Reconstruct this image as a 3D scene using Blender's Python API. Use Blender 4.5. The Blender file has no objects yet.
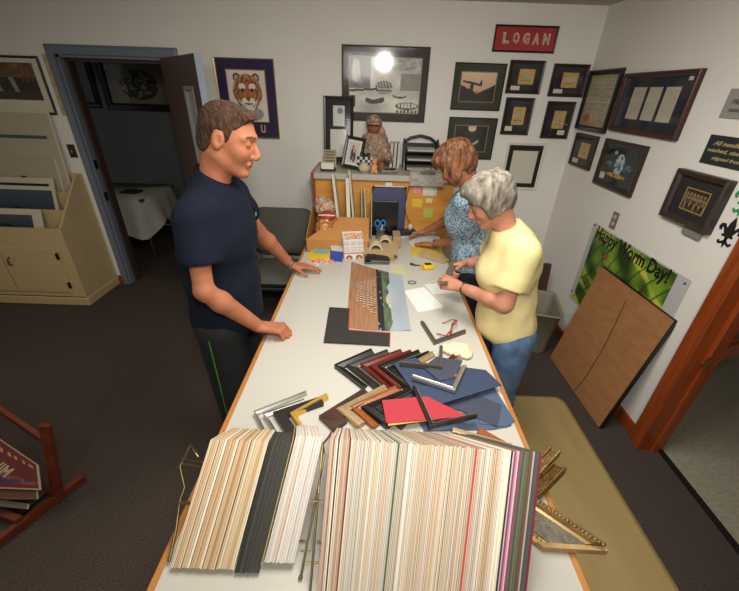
import bpy, math, random
import numpy as np
from mathutils import Vector, Matrix, noise
random.seed(7)
SC = bpy.context.scene
COL = SC.collection
PI = math.pi
V = lambda *a: Vector(a)
# ------------------------------------------------------------------ camera
F, PITCH, ROLL, CAMH = 364.13, 0.51184, 0.03306, 1.93
FW = V(0, math.cos(PITCH), -math.sin(PITCH)); R0 = V(1, 0, 0); U0 = R0.cross(FW)
RT = math.cos(ROLL)*R0 + math.sin(ROLL)*U0; UP = -math.sin(ROLL)*R0 + math.cos(ROLL)*U0
CAM = V(0, 0, CAMH)
def ray(x, y): return (x-369.5)/F*RT - (y-295.5)/F*UP + FW
def pz(x, y, z): d = ray(x, y); return CAM + d*((z-CAMH)/d.z)      # point seen at a pixel on the level z
def py(x, y, Y): d = ray(x, y); return CAM + d*(Y/d.y)             # ... on the plane y = Y
def px(x, y, X): d = ray(x, y); return CAM + d*(X/d.x)             # ... on the plane x = X
cd = bpy.data.cameras.new('camera'); cam = bpy.data.objects.new('camera', cd); COL.objects.link(cam)
cd.sensor_width = 36; cd.sensor_fit = 'HORIZONTAL'; cd.lens = 36*F/739; cd.clip_start = .02
m = Matrix((RT, UP, -FW)).transposed().to_4x4(); m.translation = CAM; cam.matrix_world = m
SC.camera = cam
# ------------------------------------------------------------------ materials
def lin(c):
    if isinstance(c, str): c = [int(c[i:i+2], 16)/255 for i in (0, 2, 4)]
    return [x/12.92 if x <= .04045 else ((x+.055)/1.055)**2.4 for x in c[:3]]
MC = {}
def mat(name, col, rough=.6, metal=0, var=0, vscale=8, bump=0, bscale=60, stretch=None, col2=None, spec=.5, sss=0, emit=0):
    if name in MC: return MC[name]
    m = bpy.data.materials.new(name); m.use_nodes = True; nt = m.node_tree; b = nt.nodes['Principled BSDF']
    c = lin(col); b.inputs['Base Color'].default_value = (*c, 1)
    b.inputs['Roughness'].default_value = rough; b.inputs['Metallic'].default_value = metal
    b.inputs['Specular IOR Level'].default_value = spec
    if sss: b.inputs['Subsurface Weight'].default_value = sss; b.inputs['Subsurface Radius'].default_value = (.012, .005, .003); b.inputs['Subsurface Scale'].default_value = 1
    tc = nt.nodes.new('ShaderNodeTexCoord'); mp = nt.nodes.new('ShaderNodeMapping')
    nt.links.new(tc.outputs['Object'], mp.inputs['Vector'])
    if stretch: mp.inputs['Scale'].default_value = stretch
    if var or col2:
        n = nt.nodes.new('ShaderNodeTexNoise'); n.inputs['Scale'].default_value = vscale; n.inputs['Detail'].default_value = 5
        nt.links.new(mp.outputs[0], n.inputs['Vector'])
        r = nt.nodes.new('ShaderNodeValToRGB'); nt.links.new(n.outputs['Fac'], r.inputs['Fac'])
        r.color_ramp.elements[0].position = .32; r.color_ramp.elements[1].position = .68
        if col2: a, d = c, lin(col2)
        else: a, d = [x*(1-var) for x in c], [min(1, x*(1+var)) for x in c]
        r.color_ramp.elements[0].color = (*a, 1); r.color_ramp.elements[1].color = (*d, 1)
        nt.links.new(r.outputs['Color'], b.inputs['Base Color'])
    if bump:
        n2 = nt.nodes.new('ShaderNodeTexNoise'); n2.inputs['Scale'].default_value = bscale; n2.inputs['Detail'].default_value = 4
        nt.links.new(mp.outputs[0], n2.inputs['Vector'])
        bp = nt.nodes.new('ShaderNodeBump'); bp.inputs['Strength'].default_value = bump; bp.inputs['Distance'].default_value = .01
        nt.links.new(n2.outputs['Fac'], bp.inputs['Height']); nt.links.new(bp.outputs[0], b.inputs['Normal'])
    if emit: b.inputs['Emission Color'].default_value = (*c, 1); b.inputs['Emission Strength'].default_value = emit
    m.diffuse_color = (*c, 1); MC[name] = m; return m
def wood(name, c1, c2, axis='y', sc=1., rough=.4):
    st = {'x': (1.2, 14, 14), 'y': (14, 1.2, 14), 'z': (14, 14, 1.2)}[axis]
    return mat(name, c1, rough, col2=c2, vscale=2.2*sc, stretch=st, bump=.12, bscale=6)
def attr_mat():
    if 'printed_picture' in MC: return MC['printed_picture']
    m = bpy.data.materials.new('printed_picture'); m.use_nodes = True; nt = m.node_tree
    a = nt.nodes.new('ShaderNodeAttribute'); a.attribute_name = 'Col'
    b = nt.nodes['Principled BSDF']; b.inputs['Roughness'].default_value = .55
    nt.links.new(a.outputs['Color'], b.inputs['Base Color']); MC['printed_picture'] = m; return m
def glass_mat():
    if 'pane_glass' in MC: return MC['pane_glass']
    m = bpy.data.materials.new('pane_glass'); m.use_nodes = True; nt = m.node_tree
    for n in list(nt.nodes):
        if n.type != 'OUTPUT_MATERIAL': nt.nodes.remove(n)
    o = nt.nodes[0]; t = nt.nodes.new('ShaderNodeBsdfTransparent'); g = nt.nodes.new('ShaderNodeBsdfGlossy')
    g.inputs['Roughness'].default_value = .09
    fr = nt.nodes.new('ShaderNodeFresnel'); fr.inputs['IOR'].default_value = 1.45
    mx = nt.nodes.new('ShaderNodeMixShader')
    ge = nt.nodes.new('ShaderNodeNewGeometry'); mu = nt.nodes.new('ShaderNodeMath'); mu.operation = 'SUBTRACT'; mu.use_clamp = True
    nt.links.new(fr.outputs[0], mu.inputs[0]); nt.links.new(ge.outputs['Backfacing'], mu.inputs[1]); nt.links.new(mu.outputs[0], mx.inputs[0]); nt.links.new(t.outputs[0], mx.inputs[1]); nt.links.new(g.outputs[0], mx.inputs[2])
    nt.links.new(mx.outputs[0], o.inputs[0]); MC['pane_glass'] = m; return m
# ------------------------------------------------------------------ objects
def tag(o, label=None, cat=None, group=None, kind=None):
    if label: o['label'] = label
    if cat: o['category'] = cat
    if group: o['group'] = group
    if kind: o['kind'] = kind
    return o
def thing(name, loc, label, cat, group=None, rz=0):
    o = bpy.data.objects.new(name, None); COL.objects.link(o); o.location = loc; o.rotation_euler = (0, 0, rz)
    o.empty_display_size = .05
    return tag(o, label, cat, group)
class G:                      # a bag of geometry, world or local coordinates
    def __init__(s): s.v = []; s.f = []; s.mi = []; s.sm = []
    def add(s, vs, fs, mi=0, smooth=False):
        b = len(s.v); s.v += [tuple(p) for p in vs]
        for f in fs: s.f.append([i+b for i in f]); s.mi.append(mi); s.sm.append(smooth)
        return s
    def box(s, lo, hi, mi=0, b=0):
        x0, y0, z0 = lo; x1, y1, z1 = hi
        return s.obox(V((x0+x1)/2, (y0+y1)/2, (z0+z1)/2), V(x1-x0, 0, 0), V(0, y1-y0, 0), V(0, 0, z1-z0), mi, b)
    def obox(s, c, a, bb, cc, mi=0, bev=0):
        c = Vector(c)
        la, lb, lc = a.length/2, bb.length/2, cc.length/2
        ua, ub, uc = a.normalized(), bb.normalized(), cc.normalized()
        flip = ua.cross(ub).dot(uc) < 0
        if bev <= 0:
            vs = [c + ua*la*i + ub*lb*j + uc*lc*k for k in (-1, 1) for j in (-1, 1) for i in (-1, 1)]
            fs = [(0, 2, 3, 1), (4, 5, 7, 6), (0, 1, 5, 4), (2, 6, 7, 3), (0, 4, 6, 2), (1, 3, 7, 5)]
        else:
            bev = min(bev, la*.9, lb*.9, lc*.9); vs = []; ix = {}
            for k in (-1, 1):
                for j in (-1, 1):
                    for i in (-1, 1):
                        for ax in range(3):
                            d = [la*i, lb*j, lc*k]
                            for q in range(3):
                                if q != ax: d[q] -= bev*(i, j, k)[q]
                            ix[(i, j, k, ax)] = len(vs); vs.append(c + ua*d[0] + ub*d[1] + uc*d[2])
            fs = []
            for ax in range(3):
                o = [q for q in range(3) if q != ax]
                for sg in (-1, 1):
                    cs = []
                    for p, q in ((-1, -1), (1, -1), (1, 1), (-1, 1)):
                        t = [0, 0, 0]; t[ax] = sg; t[o[0]] = p; t[o[1]] = q; cs.append(ix[(*t, ax)])
                    if (sg > 0) == (ax == 1): cs.reverse()
                    fs.append(cs)
            for ax in range(3):            # edges parallel to ax
                o = [q for q in range(3) if q != ax]
                for p in (-1, 1):
                    for q in (-1, 1):
                        t0 = [0]*3; t0[o[0]] = p; t0[o[1]] = q; t1 = t0[:]; t0[ax] = -1; t1[ax] = 1
                        cs = [ix[(*t0, o[0])], ix[(*t1, o[0])], ix[(*t1, o[1])], ix[(*t0, o[1])]]
                        fs.append(cs)
            for k in (-1, 1):
                for j in (-1, 1):
                    for i in (-1, 1): fs.append([ix[(i, j, k, 0)], ix[(i, j, k, 1)], ix[(i, j, k, 2)]])
            # orient outwards
            ff = []
            for f in fs:
                n = (vs[f[1]]-vs[f[0]]).cross(vs[f[2]]-vs[f[0]]); m_ = sum((vs[i] for i in f), V(0, 0, 0))/len(f) - c
                ff.append(f if n.dot(m_) > 0 else f[::-1])
            fs = ff; flip = False
        if flip: fs = [f[::-1] for f in fs]
        return s.add(vs, fs, mi)
    def bar(s, p, q, w, h, up=V(0, 0, 1), mi=0, bev=0):
        p, q = Vector(p), Vector(q); d = q-p; sd = d.cross(up).normalized()
        u = sd.cross(d).normalized()
        return s.obox((p+q)/2, d, sd*w, u*h, mi, bev)
    def tube(s, pts, r, n=8, mi=0, cap=True, closed=False):
        pts = [Vector(p) for p in pts]; k = len(pts); rs = r if isinstance(r, (list, tuple)) else [r]*k
        vs = []; prev = None
        for i, p in enumerate(pts):
            if closed: d = (pts[(i+1) % k]-pts[i-1])
            else: d = pts[min(i+1, k-1)]-pts[max(i-1, 0)]
            d = d.normalized() if d.length > 1e-9 else V(0, 0, 1)
            if prev is None:
                a = V(0, 0, 1) if abs(d.z) < .9 else V(1, 0, 0); a = (a - d*a.dot(d)).normalized()
            else: a = (prev - d*prev.dot(d)).normalized()
            prev = a; b = d.cross(a)
            for j in range(n):
                t = 2*PI*j/n; vs.append(p + (a*math.cos(t)+b*math.sin(t))*rs[i])
        fs = []
        for i in range(k if closed else k-1):
            i2 = (i+1) % k
            for j in range(n): fs.append([i*n+j, i*n+(j+1) % n, i2*n+(j+1) % n, i2*n+j])
        s.add(vs, fs, mi, True)
        if cap and not closed: s.add(vs[:n], [list(range(n))[::-1]], mi); s.add(vs[-n:], [list(range(n))], mi)
        return s
    def lathe(s, c, prof, n=24, mi=0, axis=V(0, 0, 1), sx=1, sy=1, smooth=True):
        axis = axis.normalized(); a = V(1, 0, 0) if abs(axis.x) < .9 else V(0, 1, 0); a = (a-axis*a.dot(axis)).normalized(); b = axis.cross(a)
        vs = [Vector(c)+axis*z+(a*math.cos(2*PI*j/n)*sx+b*math.sin(2*PI*j/n)*sy)*r for r, z in prof for j in range(n)]
        fs = [[i*n+j, i*n+(j+1) % n, (i+1)*n+(j+1) % n, (i+1)*n+j] for i in range(len(prof)-1) for j in range(n)]
        s.add(vs, fs, mi, smooth)
        s.add(vs[:n], [list(range(n))[::-1]], mi); s.add(vs[-n:], [list(range(n))], mi); return s
    def ball(s, c, r, n=14, mi=0, R=None):
        rr = r if isinstance(r, (tuple, list)) else (r, r, r); vs = []; k = max(6, n//2+1)
        for i in range(k+1):
            t = PI*i/k
            for j in range(n):
                p = V(rr[0]*math.sin(t)*math.cos(2*PI*j/n), rr[1]*math.sin(t)*math.sin(2*PI*j/n), -rr[2]*math.cos(t))
                vs.append(Vector(c) + (R @ p if R else p))
        fs = [[i*n+j, i*n+(j+1) % n, (i+1)*n+(j+1) % n, (i+1)*n+j] for i in range(k) for j in range(n)]
        return s.add(vs, fs, mi, True)
    def prism(s, poly, h, mi=0, n=None):        # poly: 3-D points of the bottom, extruded by h along n
        poly = [Vector(p) for p in poly]; k = len(poly)
        nn = V(0, 0, 0)
        for i in range(k): nn += poly[i].cross(poly[(i+1) % k])
        n = n or V(0, 0, 1)
        if nn.dot(n) < 0: poly = poly[::-1]
        vs = poly+[p+n*h for p in poly]
        return s.add(vs, [list(range(k))[::-1], list(range(k, 2*k))]+[[i, (i+1) % k, k+(i+1) % k, k+i] for i in range(k)], mi)
    def sweep(s, path, prof, n, closed=False, mi=0, cuts=None):
        """profile (sideways, height) swept along a flat path with mitred corners; sideways goes to the left of the path seen with n up"""
        path = [Vector(p) for p in path]; k = len(path); vs = []
        for i, p in enumerate(path):
            if closed or 0 < i < k-1:
                d0 = (p-path[i-1]).normalized(); d1 = (path[(i+1) % k]-p).normalized()
                l0 = n.cross(d0); l1 = n.cross(d1); mt = (l0+l1); mt = mt/(mt.length_squared/2) if mt.length > .05 else l0
            else:
                d = (path[1]-path[0]).normalized() if i == 0 else (path[-1]-path[-2]).normalized(); mt = n.cross(d)
                if cuts: mt = mt + d*cuts*(1 if i == 0 else -1)
            for a, h in prof: vs.append(p + mt*a + n*h)
        q = len(prof); fs = []
        for i in range(k if closed else k-1):
            i2 = (i+1) % k
            for j in range(q): fs.append([i*q+j, i2*q+j, i2*q+(j+1) % q, i*q+(j+1) % q])
        if not closed: fs += [list(range(q)), list(range((k-1)*q, k*q))[::-1]]
        return s.add(vs, fs, mi)
    def mv(s, M):
        s.v = [tuple(M @ Vector(p)) for p in s.v]; return s
def obj(name, g, mats, parent=None, world=True, smooth=None, flipfix=False):
    me = bpy.data.meshes.new(name); org = Vector(parent.location) if (parent and world) else V(0, 0, 0)
    if parent and world and parent.parent: org = org + Vector(parent.parent.location)
    vs = [(x-org.x, y-org.y, z-org.z) for x, y, z in g.v] if org.length else g.v
    me.from_pydata(vs, [], g.f)
    ms = mats if isinstance(mats, (list, tuple)) else [mats]
    for q in ms: me.materials.append(q)
    me.polygons.foreach_set('material_index', g.mi)
    me.polygons.foreach_set('use_smooth', g.sm if smooth is None else [smooth]*len(g.f)); me.update()
    o = bpy.data.objects.new(name, me); COL.objects.link(o)
    if parent: o.parent = parent
    return o
def solo(name, g, mats, label, cat, group=None, kind=None):     # a thing that is one mesh; origin moved to its base
    vs = np.array(g.v); c = (vs.max(0)+vs.min(0))/2; c[2] = vs[:, 2].min()
    g.v = [tuple(p) for p in (vs-c)]
    o = obj(name, g, mats); o.location = c; return tag(o, label, cat, group, kind)
def struct(name, g, mats, parent=None):
    o = obj(name, g, mats, parent)
    if not parent: o['kind'] = 'structure'
    return o
def art(name, O, ux, uy, w, h, fn, nx, ny, parent, n_off=None):  # a printed picture: fine grid coloured by fn(u, v)
    O = Vector(O) + (n_off or V(0, 0, 0)); vs = [O+ux*(w*i/nx)+uy*(h*j/ny) for j in range(ny+1) for i in range(nx+1)]
    fs = [[j*(nx+1)+i, j*(nx+1)+i+1, (j+1)*(nx+1)+i+1, (j+1)*(nx+1)+i] for j in range(ny) for i in range(nx)]
    g = G(); g.add(vs, fs); o = obj(name, g, attr_mat(), parent)
    ca = o.data.color_attributes.new('Col', 'FLOAT_COLOR', 'CORNER'); buf = []
    for j in range(ny):
        for i in range(nx):
            c = lin(fn((i+.5)/nx, (j+.5)/ny)); buf += [*c, 1]*4
    ca.data.foreach_set('color', buf); return o
def text(name, s, O, ux, uy, n, w, mt, parent, h=None, bold=0, depth=.0006, shear=0, align='LEFT'):
    cu = bpy.data.curves.new('t', 'FONT'); cu.body = s; cu.size = 1; cu.offset = bold; cu.shear = shear; cu.extrude = .004; cu.align_x = 'LEFT'
    cu.resolution_u = 3
    to = bpy.data.objects.new('t', cu); COL.objects.link(to); bpy.context.view_layer.update()
    me = bpy.data.meshes.new_from_object(to.evaluated_get(bpy.context.evaluated_depsgraph_get()))
    bpy.data.objects.remove(to); bpy.data.curves.remove(cu)
    P = np.array([v.co[:] for v in me.vertices]); x0, x1 = P[:, 0].min(), P[:, 0].max(); y0, y1 = P[:, 1].min(), P[:, 1].max()
    sx = w/(x1-x0); sy = (h/(y1-y0)) if h else sx
    g = G(); vs = [Vector(O)+ux*((p[0]-x0)*sx)+uy*((p[1]-y0)*sy)+n*(depth if p[2] > 0 else 0) for p in P]
    g.add(vs, [list(p.vertices) for p in me.polygons]); bpy.data.meshes.remove(me)
    return obj(name, g, mt, parent)
def mix(a, b, t): t = max(0, min(1, t)); return [x+(y-x)*t for x, y in zip(a, b)]
def H(c): return [int(c[i:i+2], 16)/255 for i in (0, 2, 4)]
def nz(x, y, s=0, sc=1): return noise.noise(V(x*sc, y*sc, s*7.3))*.5+.5
# ------------------------------------------------------------------ implicit bodies
class SDF:
    def __init__(s, lo, hi, h):
        s.lo = np.array(lo, np.float32); s.h = h; s.n = np.ceil((np.array(hi)-s.lo)/h).astype(int)+1
        s.D = np.full(tuple(s.n), .2, np.float32)
    def _box(s, lo, hi, pad):
        a = np.maximum(np.floor((np.array(lo)-pad-s.lo)/s.h).astype(int), 0); b = np.minimum(np.ceil((np.array(hi)+pad-s.lo)/s.h).astype(int)+1, s.n)
        if (b <= a).any(): return None, None
        sl = tuple(slice(i, j) for i, j in zip(a, b))
        ax = [s.lo[q]+s.h*np.arange(a[q], b[q], dtype=np.float32) for q in range(3)]
        return sl, (ax[0][:, None, None], ax[1][None, :, None], ax[2][None, None, :])
    def _un(s, sl, d, k, sub=False):
        A = s.D[sl]
        if sub:
            if k > 0: hh = np.maximum(k-np.abs(A+d), 0)/k; s.D[sl] = np.maximum(A, -d)+hh*hh*k*.25
            else: s.D[sl] = np.maximum(A, -d)
        elif k > 0: hh = np.maximum(k-np.abs(A-d), 0)/k; s.D[sl] = np.minimum(A, d)-hh*hh*k*.25
        else: s.D[sl] = np.minimum(A, d)
    def cap(s, p, q, r0, r1=None, k=.02, cuts=(), sub=False):
        r1 = r0 if r1 is None else r1; p = np.array(p, np.float32); q = np.array(q, np.float32); R = max(r0, r1)
        sl, X = s._box(np.minimum(p, q)-R, np.maximum(p, q)+R, k+3*s.h)
        if sl is None: return s
        d = q-p; L = float(d@d)+1e-12; t = sum((X[i]-p[i])*d[i] for i in range(3))/L; t = np.clip(t, 0, 1)
        D = np.sqrt(sum((X[i]-p[i]-t*d[i])**2 for i in range(3)))-(r0+(r1-r0)*t)
        for c, n in cuts: D = np.maximum(D, sum((X[i]-c[i])*n[i] for i in range(3)))
        s._un(sl, D, k, sub); return s
    def ell(s, c, r, R=None, k=.02, cuts=(), sub=False):
        c = np.array(c, np.float32); r = np.array(r, np.float32); m_ = float(r.max())
        sl, X = s._box(c-m_, c+m_, k+3*s.h)
        if sl is None: return s
        Y = [X[i]-c[i] for i in range(3)]
        if R is not None: M = np.array(R, np.float32); Y = [sum(Y[i]*M[i, j] for i in range(3)) for j in range(3)]
        k0 = np.sqrt(sum((Y[i]/r[i])**2 for i in range(3))); k1 = np.sqrt(sum((Y[i]/r[i]**2)**2 for i in range(3)))+1e-6
        D = k0*(k0-1)/k1
        for cc, n in cuts: D = np.maximum(D, sum((X[i]-cc[i])*n[i] for i in range(3)))
        s._un(sl, D, k, sub); return s
    def chain(s, pts, rs, k=.02, **a):
        for i in range(len(pts)-1): s.cap(pts[i], pts[i+1], rs[i], rs[i+1], k, **a)
        return s
    def plane(s, c, n, k=0):      # keep the side behind the normal
        ax = [s.lo[q]+s.h*np.arange(s.n[q], dtype=np.float32) for q in range(3)]; X = (ax[0][:, None, None], ax[1][None, :, None], ax[2][None, None, :])
        s.D = np.maximum(s.D, sum((X[i]-c[i])*n[i] for i in range(3)).astype(np.float32)); return s
    def mesh(s):
        D = s.D; S = D < 0
        c = np.zeros(tuple(s.n-1), np.uint8)
        for i in (0, 1):
            for j in (0, 1):
                for k in (0, 1): c += S[i:i+s.n[0]-1, j:j+s.n[1]-1, k:k+s.n[2]-1]
        act = np.argwhere((c > 0) & (c < 8)); idx = -np.ones(tuple(s.n-1), np.int32); idx[tuple(act.T)] = np.arange(len(act))
        P = np.zeros((len(act), 3)); W = np.zeros(len(act))
        cs = [(i, j, k) for i in (0, 1) for j in (0, 1) for k in (0, 1)]
        for a in cs:
            for ax in range(3):
                if a[ax]: continue
                b = list(a); b[ax] = 1
                da = D[tuple((act+a).T)]; db = D[tuple((act+b).T)]; m_ = (da < 0) != (db < 0)
                t = np.where(m_, da/(da-db+1e-12), 0); p = np.repeat(np.array(a, float)[None], len(act), 0); p[:, ax] = t
                P[m_] += p[m_]; W += m_
        P = (P/W[:, None]+act)*s.h+s.lo
        F_ = []
        for ax in range(3):
            o = [q for q in range(3) if q != ax]
            sl0 = [slice(1, s.n[q]-1) for q in range(3)]; sl1 = sl0[:]; sl0[ax] = slice(0, s.n[ax]-1); sl1[ax] = slice(1, s.n[ax])
            sl0 = tuple(sl0); sl1 = tuple(sl1); A, B = S[sl0], S[sl1]; e = np.argwhere(A != B)
            fl = A[tuple(e.T)]
            base = e.copy(); base[:, o[0]] += 1; base[:, o[1]] += 1
            q = []
            for du, dv in ((-1, -1), (0, -1), (0, 0), (-1, 0)):
                g = base.copy(); g[:, o[0]] += du; g[:, o[1]] += dv; q.append(idx[tuple(g.T)])
            q = np.array(q).T
            rev = fl if ax == 1 else ~fl
            q[rev] = q[rev][:, ::-1]; F_.append(q)
        F_ = np.concatenate(F_); F_ = F_[(F_ >= 0).all(1)]
        return P, F_
def sdf_obj(name, S, mats, parent, disp=None, matfn=None, smooth_it=1):
    P, F_ = S.mesh() if isinstance(S, SDF) else S
    for _ in range(smooth_it):
        acc = np.zeros_like(P); cnt = np.zeros(len(P))
        for a in range(4):
            b = (a+1) % 4
            np.add.at(acc, F_[:, a], P[F_[:, b]]); np.add.at(acc, F_[:, b], P[F_[:, a]]); np.add.at(cnt, F_[:, a], 1); np.add.at(cnt, F_[:, b], 1)
        P = P*.5+acc/np.maximum(cnt, 1)[:, None]*.5
    if disp:
        n = np.zeros_like(P); fn_ = np.cross(P[F_[:, 2]]-P[F_[:, 0]], P[F_[:, 3]]-P[F_[:, 1]])
        for a in range(4): np.add.at(n, F_[:, a], fn_)
        n /= np.linalg.norm(n, axis=1)[:, None]+1e-12
        P = P+n*disp(P)[:, None]
    org = np.array(parent.location) if parent else 0
    me = bpy.data.meshes.new(name); me.vertices.add(len(P)); me.vertices.foreach_set('co', (P-org).astype(np.float32).ravel())
    me.loops.add(len(F_)*4); me.loops.foreach_set('vertex_index', F_.astype(np.int32).ravel())
    me.polygons.add(len(F_)); me.polygons.foreach_set('loop_start', np.arange(0, len(F_)*4, 4, dtype=np.int32))
    me.polygons.foreach_set('use_smooth', np.ones(len(F_), bool))
    for m_ in (mats if isinstance(mats, (list, tuple)) else [mats]): me.materials.append(m_)
    if matfn: me.polygons.foreach_set('material_index', matfn(P[F_].mean(1)).astype(np.int32))
    me.update(calc_edges=True); me.validate()
    o = bpy.data.objects.new(name, me); COL.objects.link(o)
    if parent: o.parent = parent
    return o
def vn(P, sc, seed=0):
    sc = np.array(sc)*np.ones(3); Q = P*sc+seed*13.7
    return np.array([noise.noise(Vector(q)) for q in Q])
# ------------------------------------------------------------------ the room
BX, WY, WX, CZ = -4.3, 3.54, 1.76, 2.55
wallm = mat('painted_wall', 'dedbd3', .75, var=.015, vscale=3, bump=.06, bscale=90)
carpet = mat('brown_carpet', '3a322d', .95, col2='625851', vscale=170, bump=.9, bscale=220, spec=.1)
vinyl = mat('speckled_vinyl', '8a8371', .5, col2='a29b88', vscale=26, stretch=(1, 3, 1))
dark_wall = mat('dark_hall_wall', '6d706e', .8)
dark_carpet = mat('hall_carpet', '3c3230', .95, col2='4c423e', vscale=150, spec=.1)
g = G(); g.box((BX, -2, -.05), (WX+.12, WY+.12, 0)); struct('floor', g, carpet)
g = G(); g.box((WX+.12, -.5, -.05), (3.6, 3.66, -.002)); struct('floor_side_room', g, vinyl)
g = G(); g.box((WX+.09, .4, 0), (WX+.125, 1.575, .008)); struct('trim_1', g, mat('black_threshold', '16130f', .5))
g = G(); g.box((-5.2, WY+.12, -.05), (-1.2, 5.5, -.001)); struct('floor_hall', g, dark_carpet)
# back wall with the doorway to the hall
DX0, DX1, DZ = -2.645, -1.70, 2.12
g = G(); g.box((BX, WY, 0), (DX0, WY+.12, CZ)); g.box((DX1, WY, 0), (WX+.12, WY+.12, CZ)); g.box((DX0, WY, DZ), (DX1, WY+.12, CZ))
struct('wall_back', g, wallm)
DY1, DY0 = 1.58, .62
g = G(); g.box((WX, DY1, 0), (WX+.12, WY, CZ)); g.box((WX, -2, 0), (WX+.12, DY0, CZ)); g.box((WX, DY0, 2.15), (WX+.12, DY1, CZ))
struct('wall_right', g, wallm)
g = G(); g.box((BX-.1, -2, 0), (BX, WY+.12, CZ)); struct('wall_left', g, wallm)
g = G(); g.box((BX-.1, -2.1, 0), (WX+.12, -2, CZ)); struct('wall_front', g, wallm)
g = G(); g.box((BX-.1, -2.1, CZ), (WX+.12, WY+.12, CZ+.05)); struct('ceiling', g, mat('ceiling_tile', 'bfb8a6', .9, var=.03, vscale=60))
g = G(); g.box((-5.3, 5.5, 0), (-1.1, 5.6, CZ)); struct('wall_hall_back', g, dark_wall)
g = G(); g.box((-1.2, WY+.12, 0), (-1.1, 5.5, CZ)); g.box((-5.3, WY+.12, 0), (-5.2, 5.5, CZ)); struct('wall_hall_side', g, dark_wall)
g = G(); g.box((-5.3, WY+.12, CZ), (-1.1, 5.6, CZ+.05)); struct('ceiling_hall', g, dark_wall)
g = G(); g.box((3.6, -.5, 0), (3.7, 3.66, CZ)); g.box((WX+.12, 3.6, 0), (3.6, 3.7, CZ)); g.box((WX+.12, -.6, 0), (3.7, -.5, CZ)); struct('wall_side_room', g, wallm)
g = G(); g.box((WX+.12, -.6, CZ), (3.7, 3.7, CZ+.05)); struct('ceiling_side_room', g, wallm)
# wood trim
orange = wood('orange_oak', 'b0551f', 'c4682c', 'y'); orange_z = wood('red_stained_oak', '7c3412', '96481e', 'z', .8, .35)
g = G(); g.sweep([V(WX, 1.66, 0), V(WX, WY, 0)], [(0, 0), (.014, 0), (.014, .075), (.008, .09), (0, .09)], V(0, 0, 1)); struct('baseboard_right', g, orange_z)
g = G(); g.box((DX1+.065, WY-.014, 0), (WX, WY, .09)); struct('baseboard_back', g, orange_z)
g = G(); g.box((-2.765, WY-.014, 0), (DX0-.068, WY, .09)); struct('baseboard_left', g, orange_z)
bl = mat('blue_grey_paint', '68717f', .45); bl2 = mat('blue_grey_paint_stop', '4f5761', .5)
g = G(); z1 = DZ+.07
g.sweep([V(DX0, WY, 0), V(DX0, WY, DZ), V(DX1, WY, DZ), V(DX1, WY, 0)], [(0, 0), (0, .03), (.05, .03), (.068, .018), (.068, 0)], V(0, -1, 0))
for x0, x1 in ((DX0, DX0+.022), (DX1-.022, DX1)): g.box((x0, WY-.005, 0), (x1, WY+.125, DZ))
g.box((DX0, WY-.005, DZ-.022), (DX1, WY+.125, DZ))
struct('trim_2', g, bl)
g = G(); g.box((DX0+.022, WY+.05, 0), (DX0+.045, WY+.13, DZ-.02)); g.box((DX0+.022, WY+.05, DZ-.045), (DX1-.022, WY+.12, DZ-.022)); struct('trim_3', g, mat('brown_door_stop', '3b2c28', .6))
g = G()
for z in (.95, 1.25): g.box((DX0+.02, WY+.0, z-.04), (DX0+.026, WY+.04, z+.04))
struct('trim_4', g, mat('strike_plate', '22201e', .4, .5))
# the open hall door, swung round into the room
th = math.radians(50); hx, hy = DX1-.03, WY-.03; dw, dz = .90, 2.10
dd = V(math.cos(-th), math.sin(-th), 0); dn = V(-math.sin(th), -math.cos(th), 0)     # dn faces the camera side
dr = thing('door', (hx, hy, 0), None, None); dr.name = 'door_1'; del_ = [dr.pop(k) for k in list(dr.keys())]; dr['kind'] = 'structure'
slab = mat('brown_door_paint', '564542', .5, var=.06)
D0 = V(hx, hy, .01)
def dbox(g, u0, u1, w0, w1, z0_, z1_, mi=0): g.obox(D0+dd*(u0+u1)/2+dn*(w0+w1)/2+V(0, 0, (z0_+z1_)/2), dd*(u1-u0), dn*(w1-w0), V(0, 0, z1_-z0_), mi)
WU0, WU1, WZ0, WZ1 = .54, .74, 1.15, 1.90
g = G(); dbox(g, 0, WU0, 0, .044, 0, dz); dbox(g, WU1, dw-.003, 0, .044, 0, dz); dbox(g, WU0, WU1, 0, .044, 0, WZ0); dbox(g, WU0, WU1, 0, .044, WZ1, dz)
obj('door_panel', g, slab, dr)
g = G(); dbox(g, dw-.003, dw, 0, .044, 0, dz); obj('door_edge', g, mat('pale_blue_door_edge', '8e99ab', .5), dr)
g = G()
for a in ((WU0-.012, WU0+.012, WZ0, WZ1), (WU1-.012, WU1+.012, WZ0, WZ1), (WU0-.012, WU1+.012, WZ0-.012, WZ0+.012), (WU0-.012, WU1+.012, WZ1-.012, WZ1+.012)): dbox(g, a[0], a[1], -.006, .05, a[2], a[3])
fr_ = obj('window_frame', g, mat('grey_window_bead', '8a8a84', .5), dr)
g = G(); dbox(g, WU0, WU1, .019, .025, WZ0, WZ1); obj('pane', g, mat('wired_glass', '8f948a', .15, spec=.6), dr)
g = G(); p = D0+dd*(dw-.07)+V(0, 0, 1.0)
for s_, o_ in ((1, .044), (-1, 0)): g.tube([p+dn*o_, p+dn*(o_+s_*.05)], .012, 10); g.tube([p+dn*(o_+s_*.05), p+dn*(o_+s_*.05)-dd*.11], .009, 10)
obj('door_handle', g, mat('brushed_steel', 'a9a7a0', .35, 1), dr)
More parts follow.
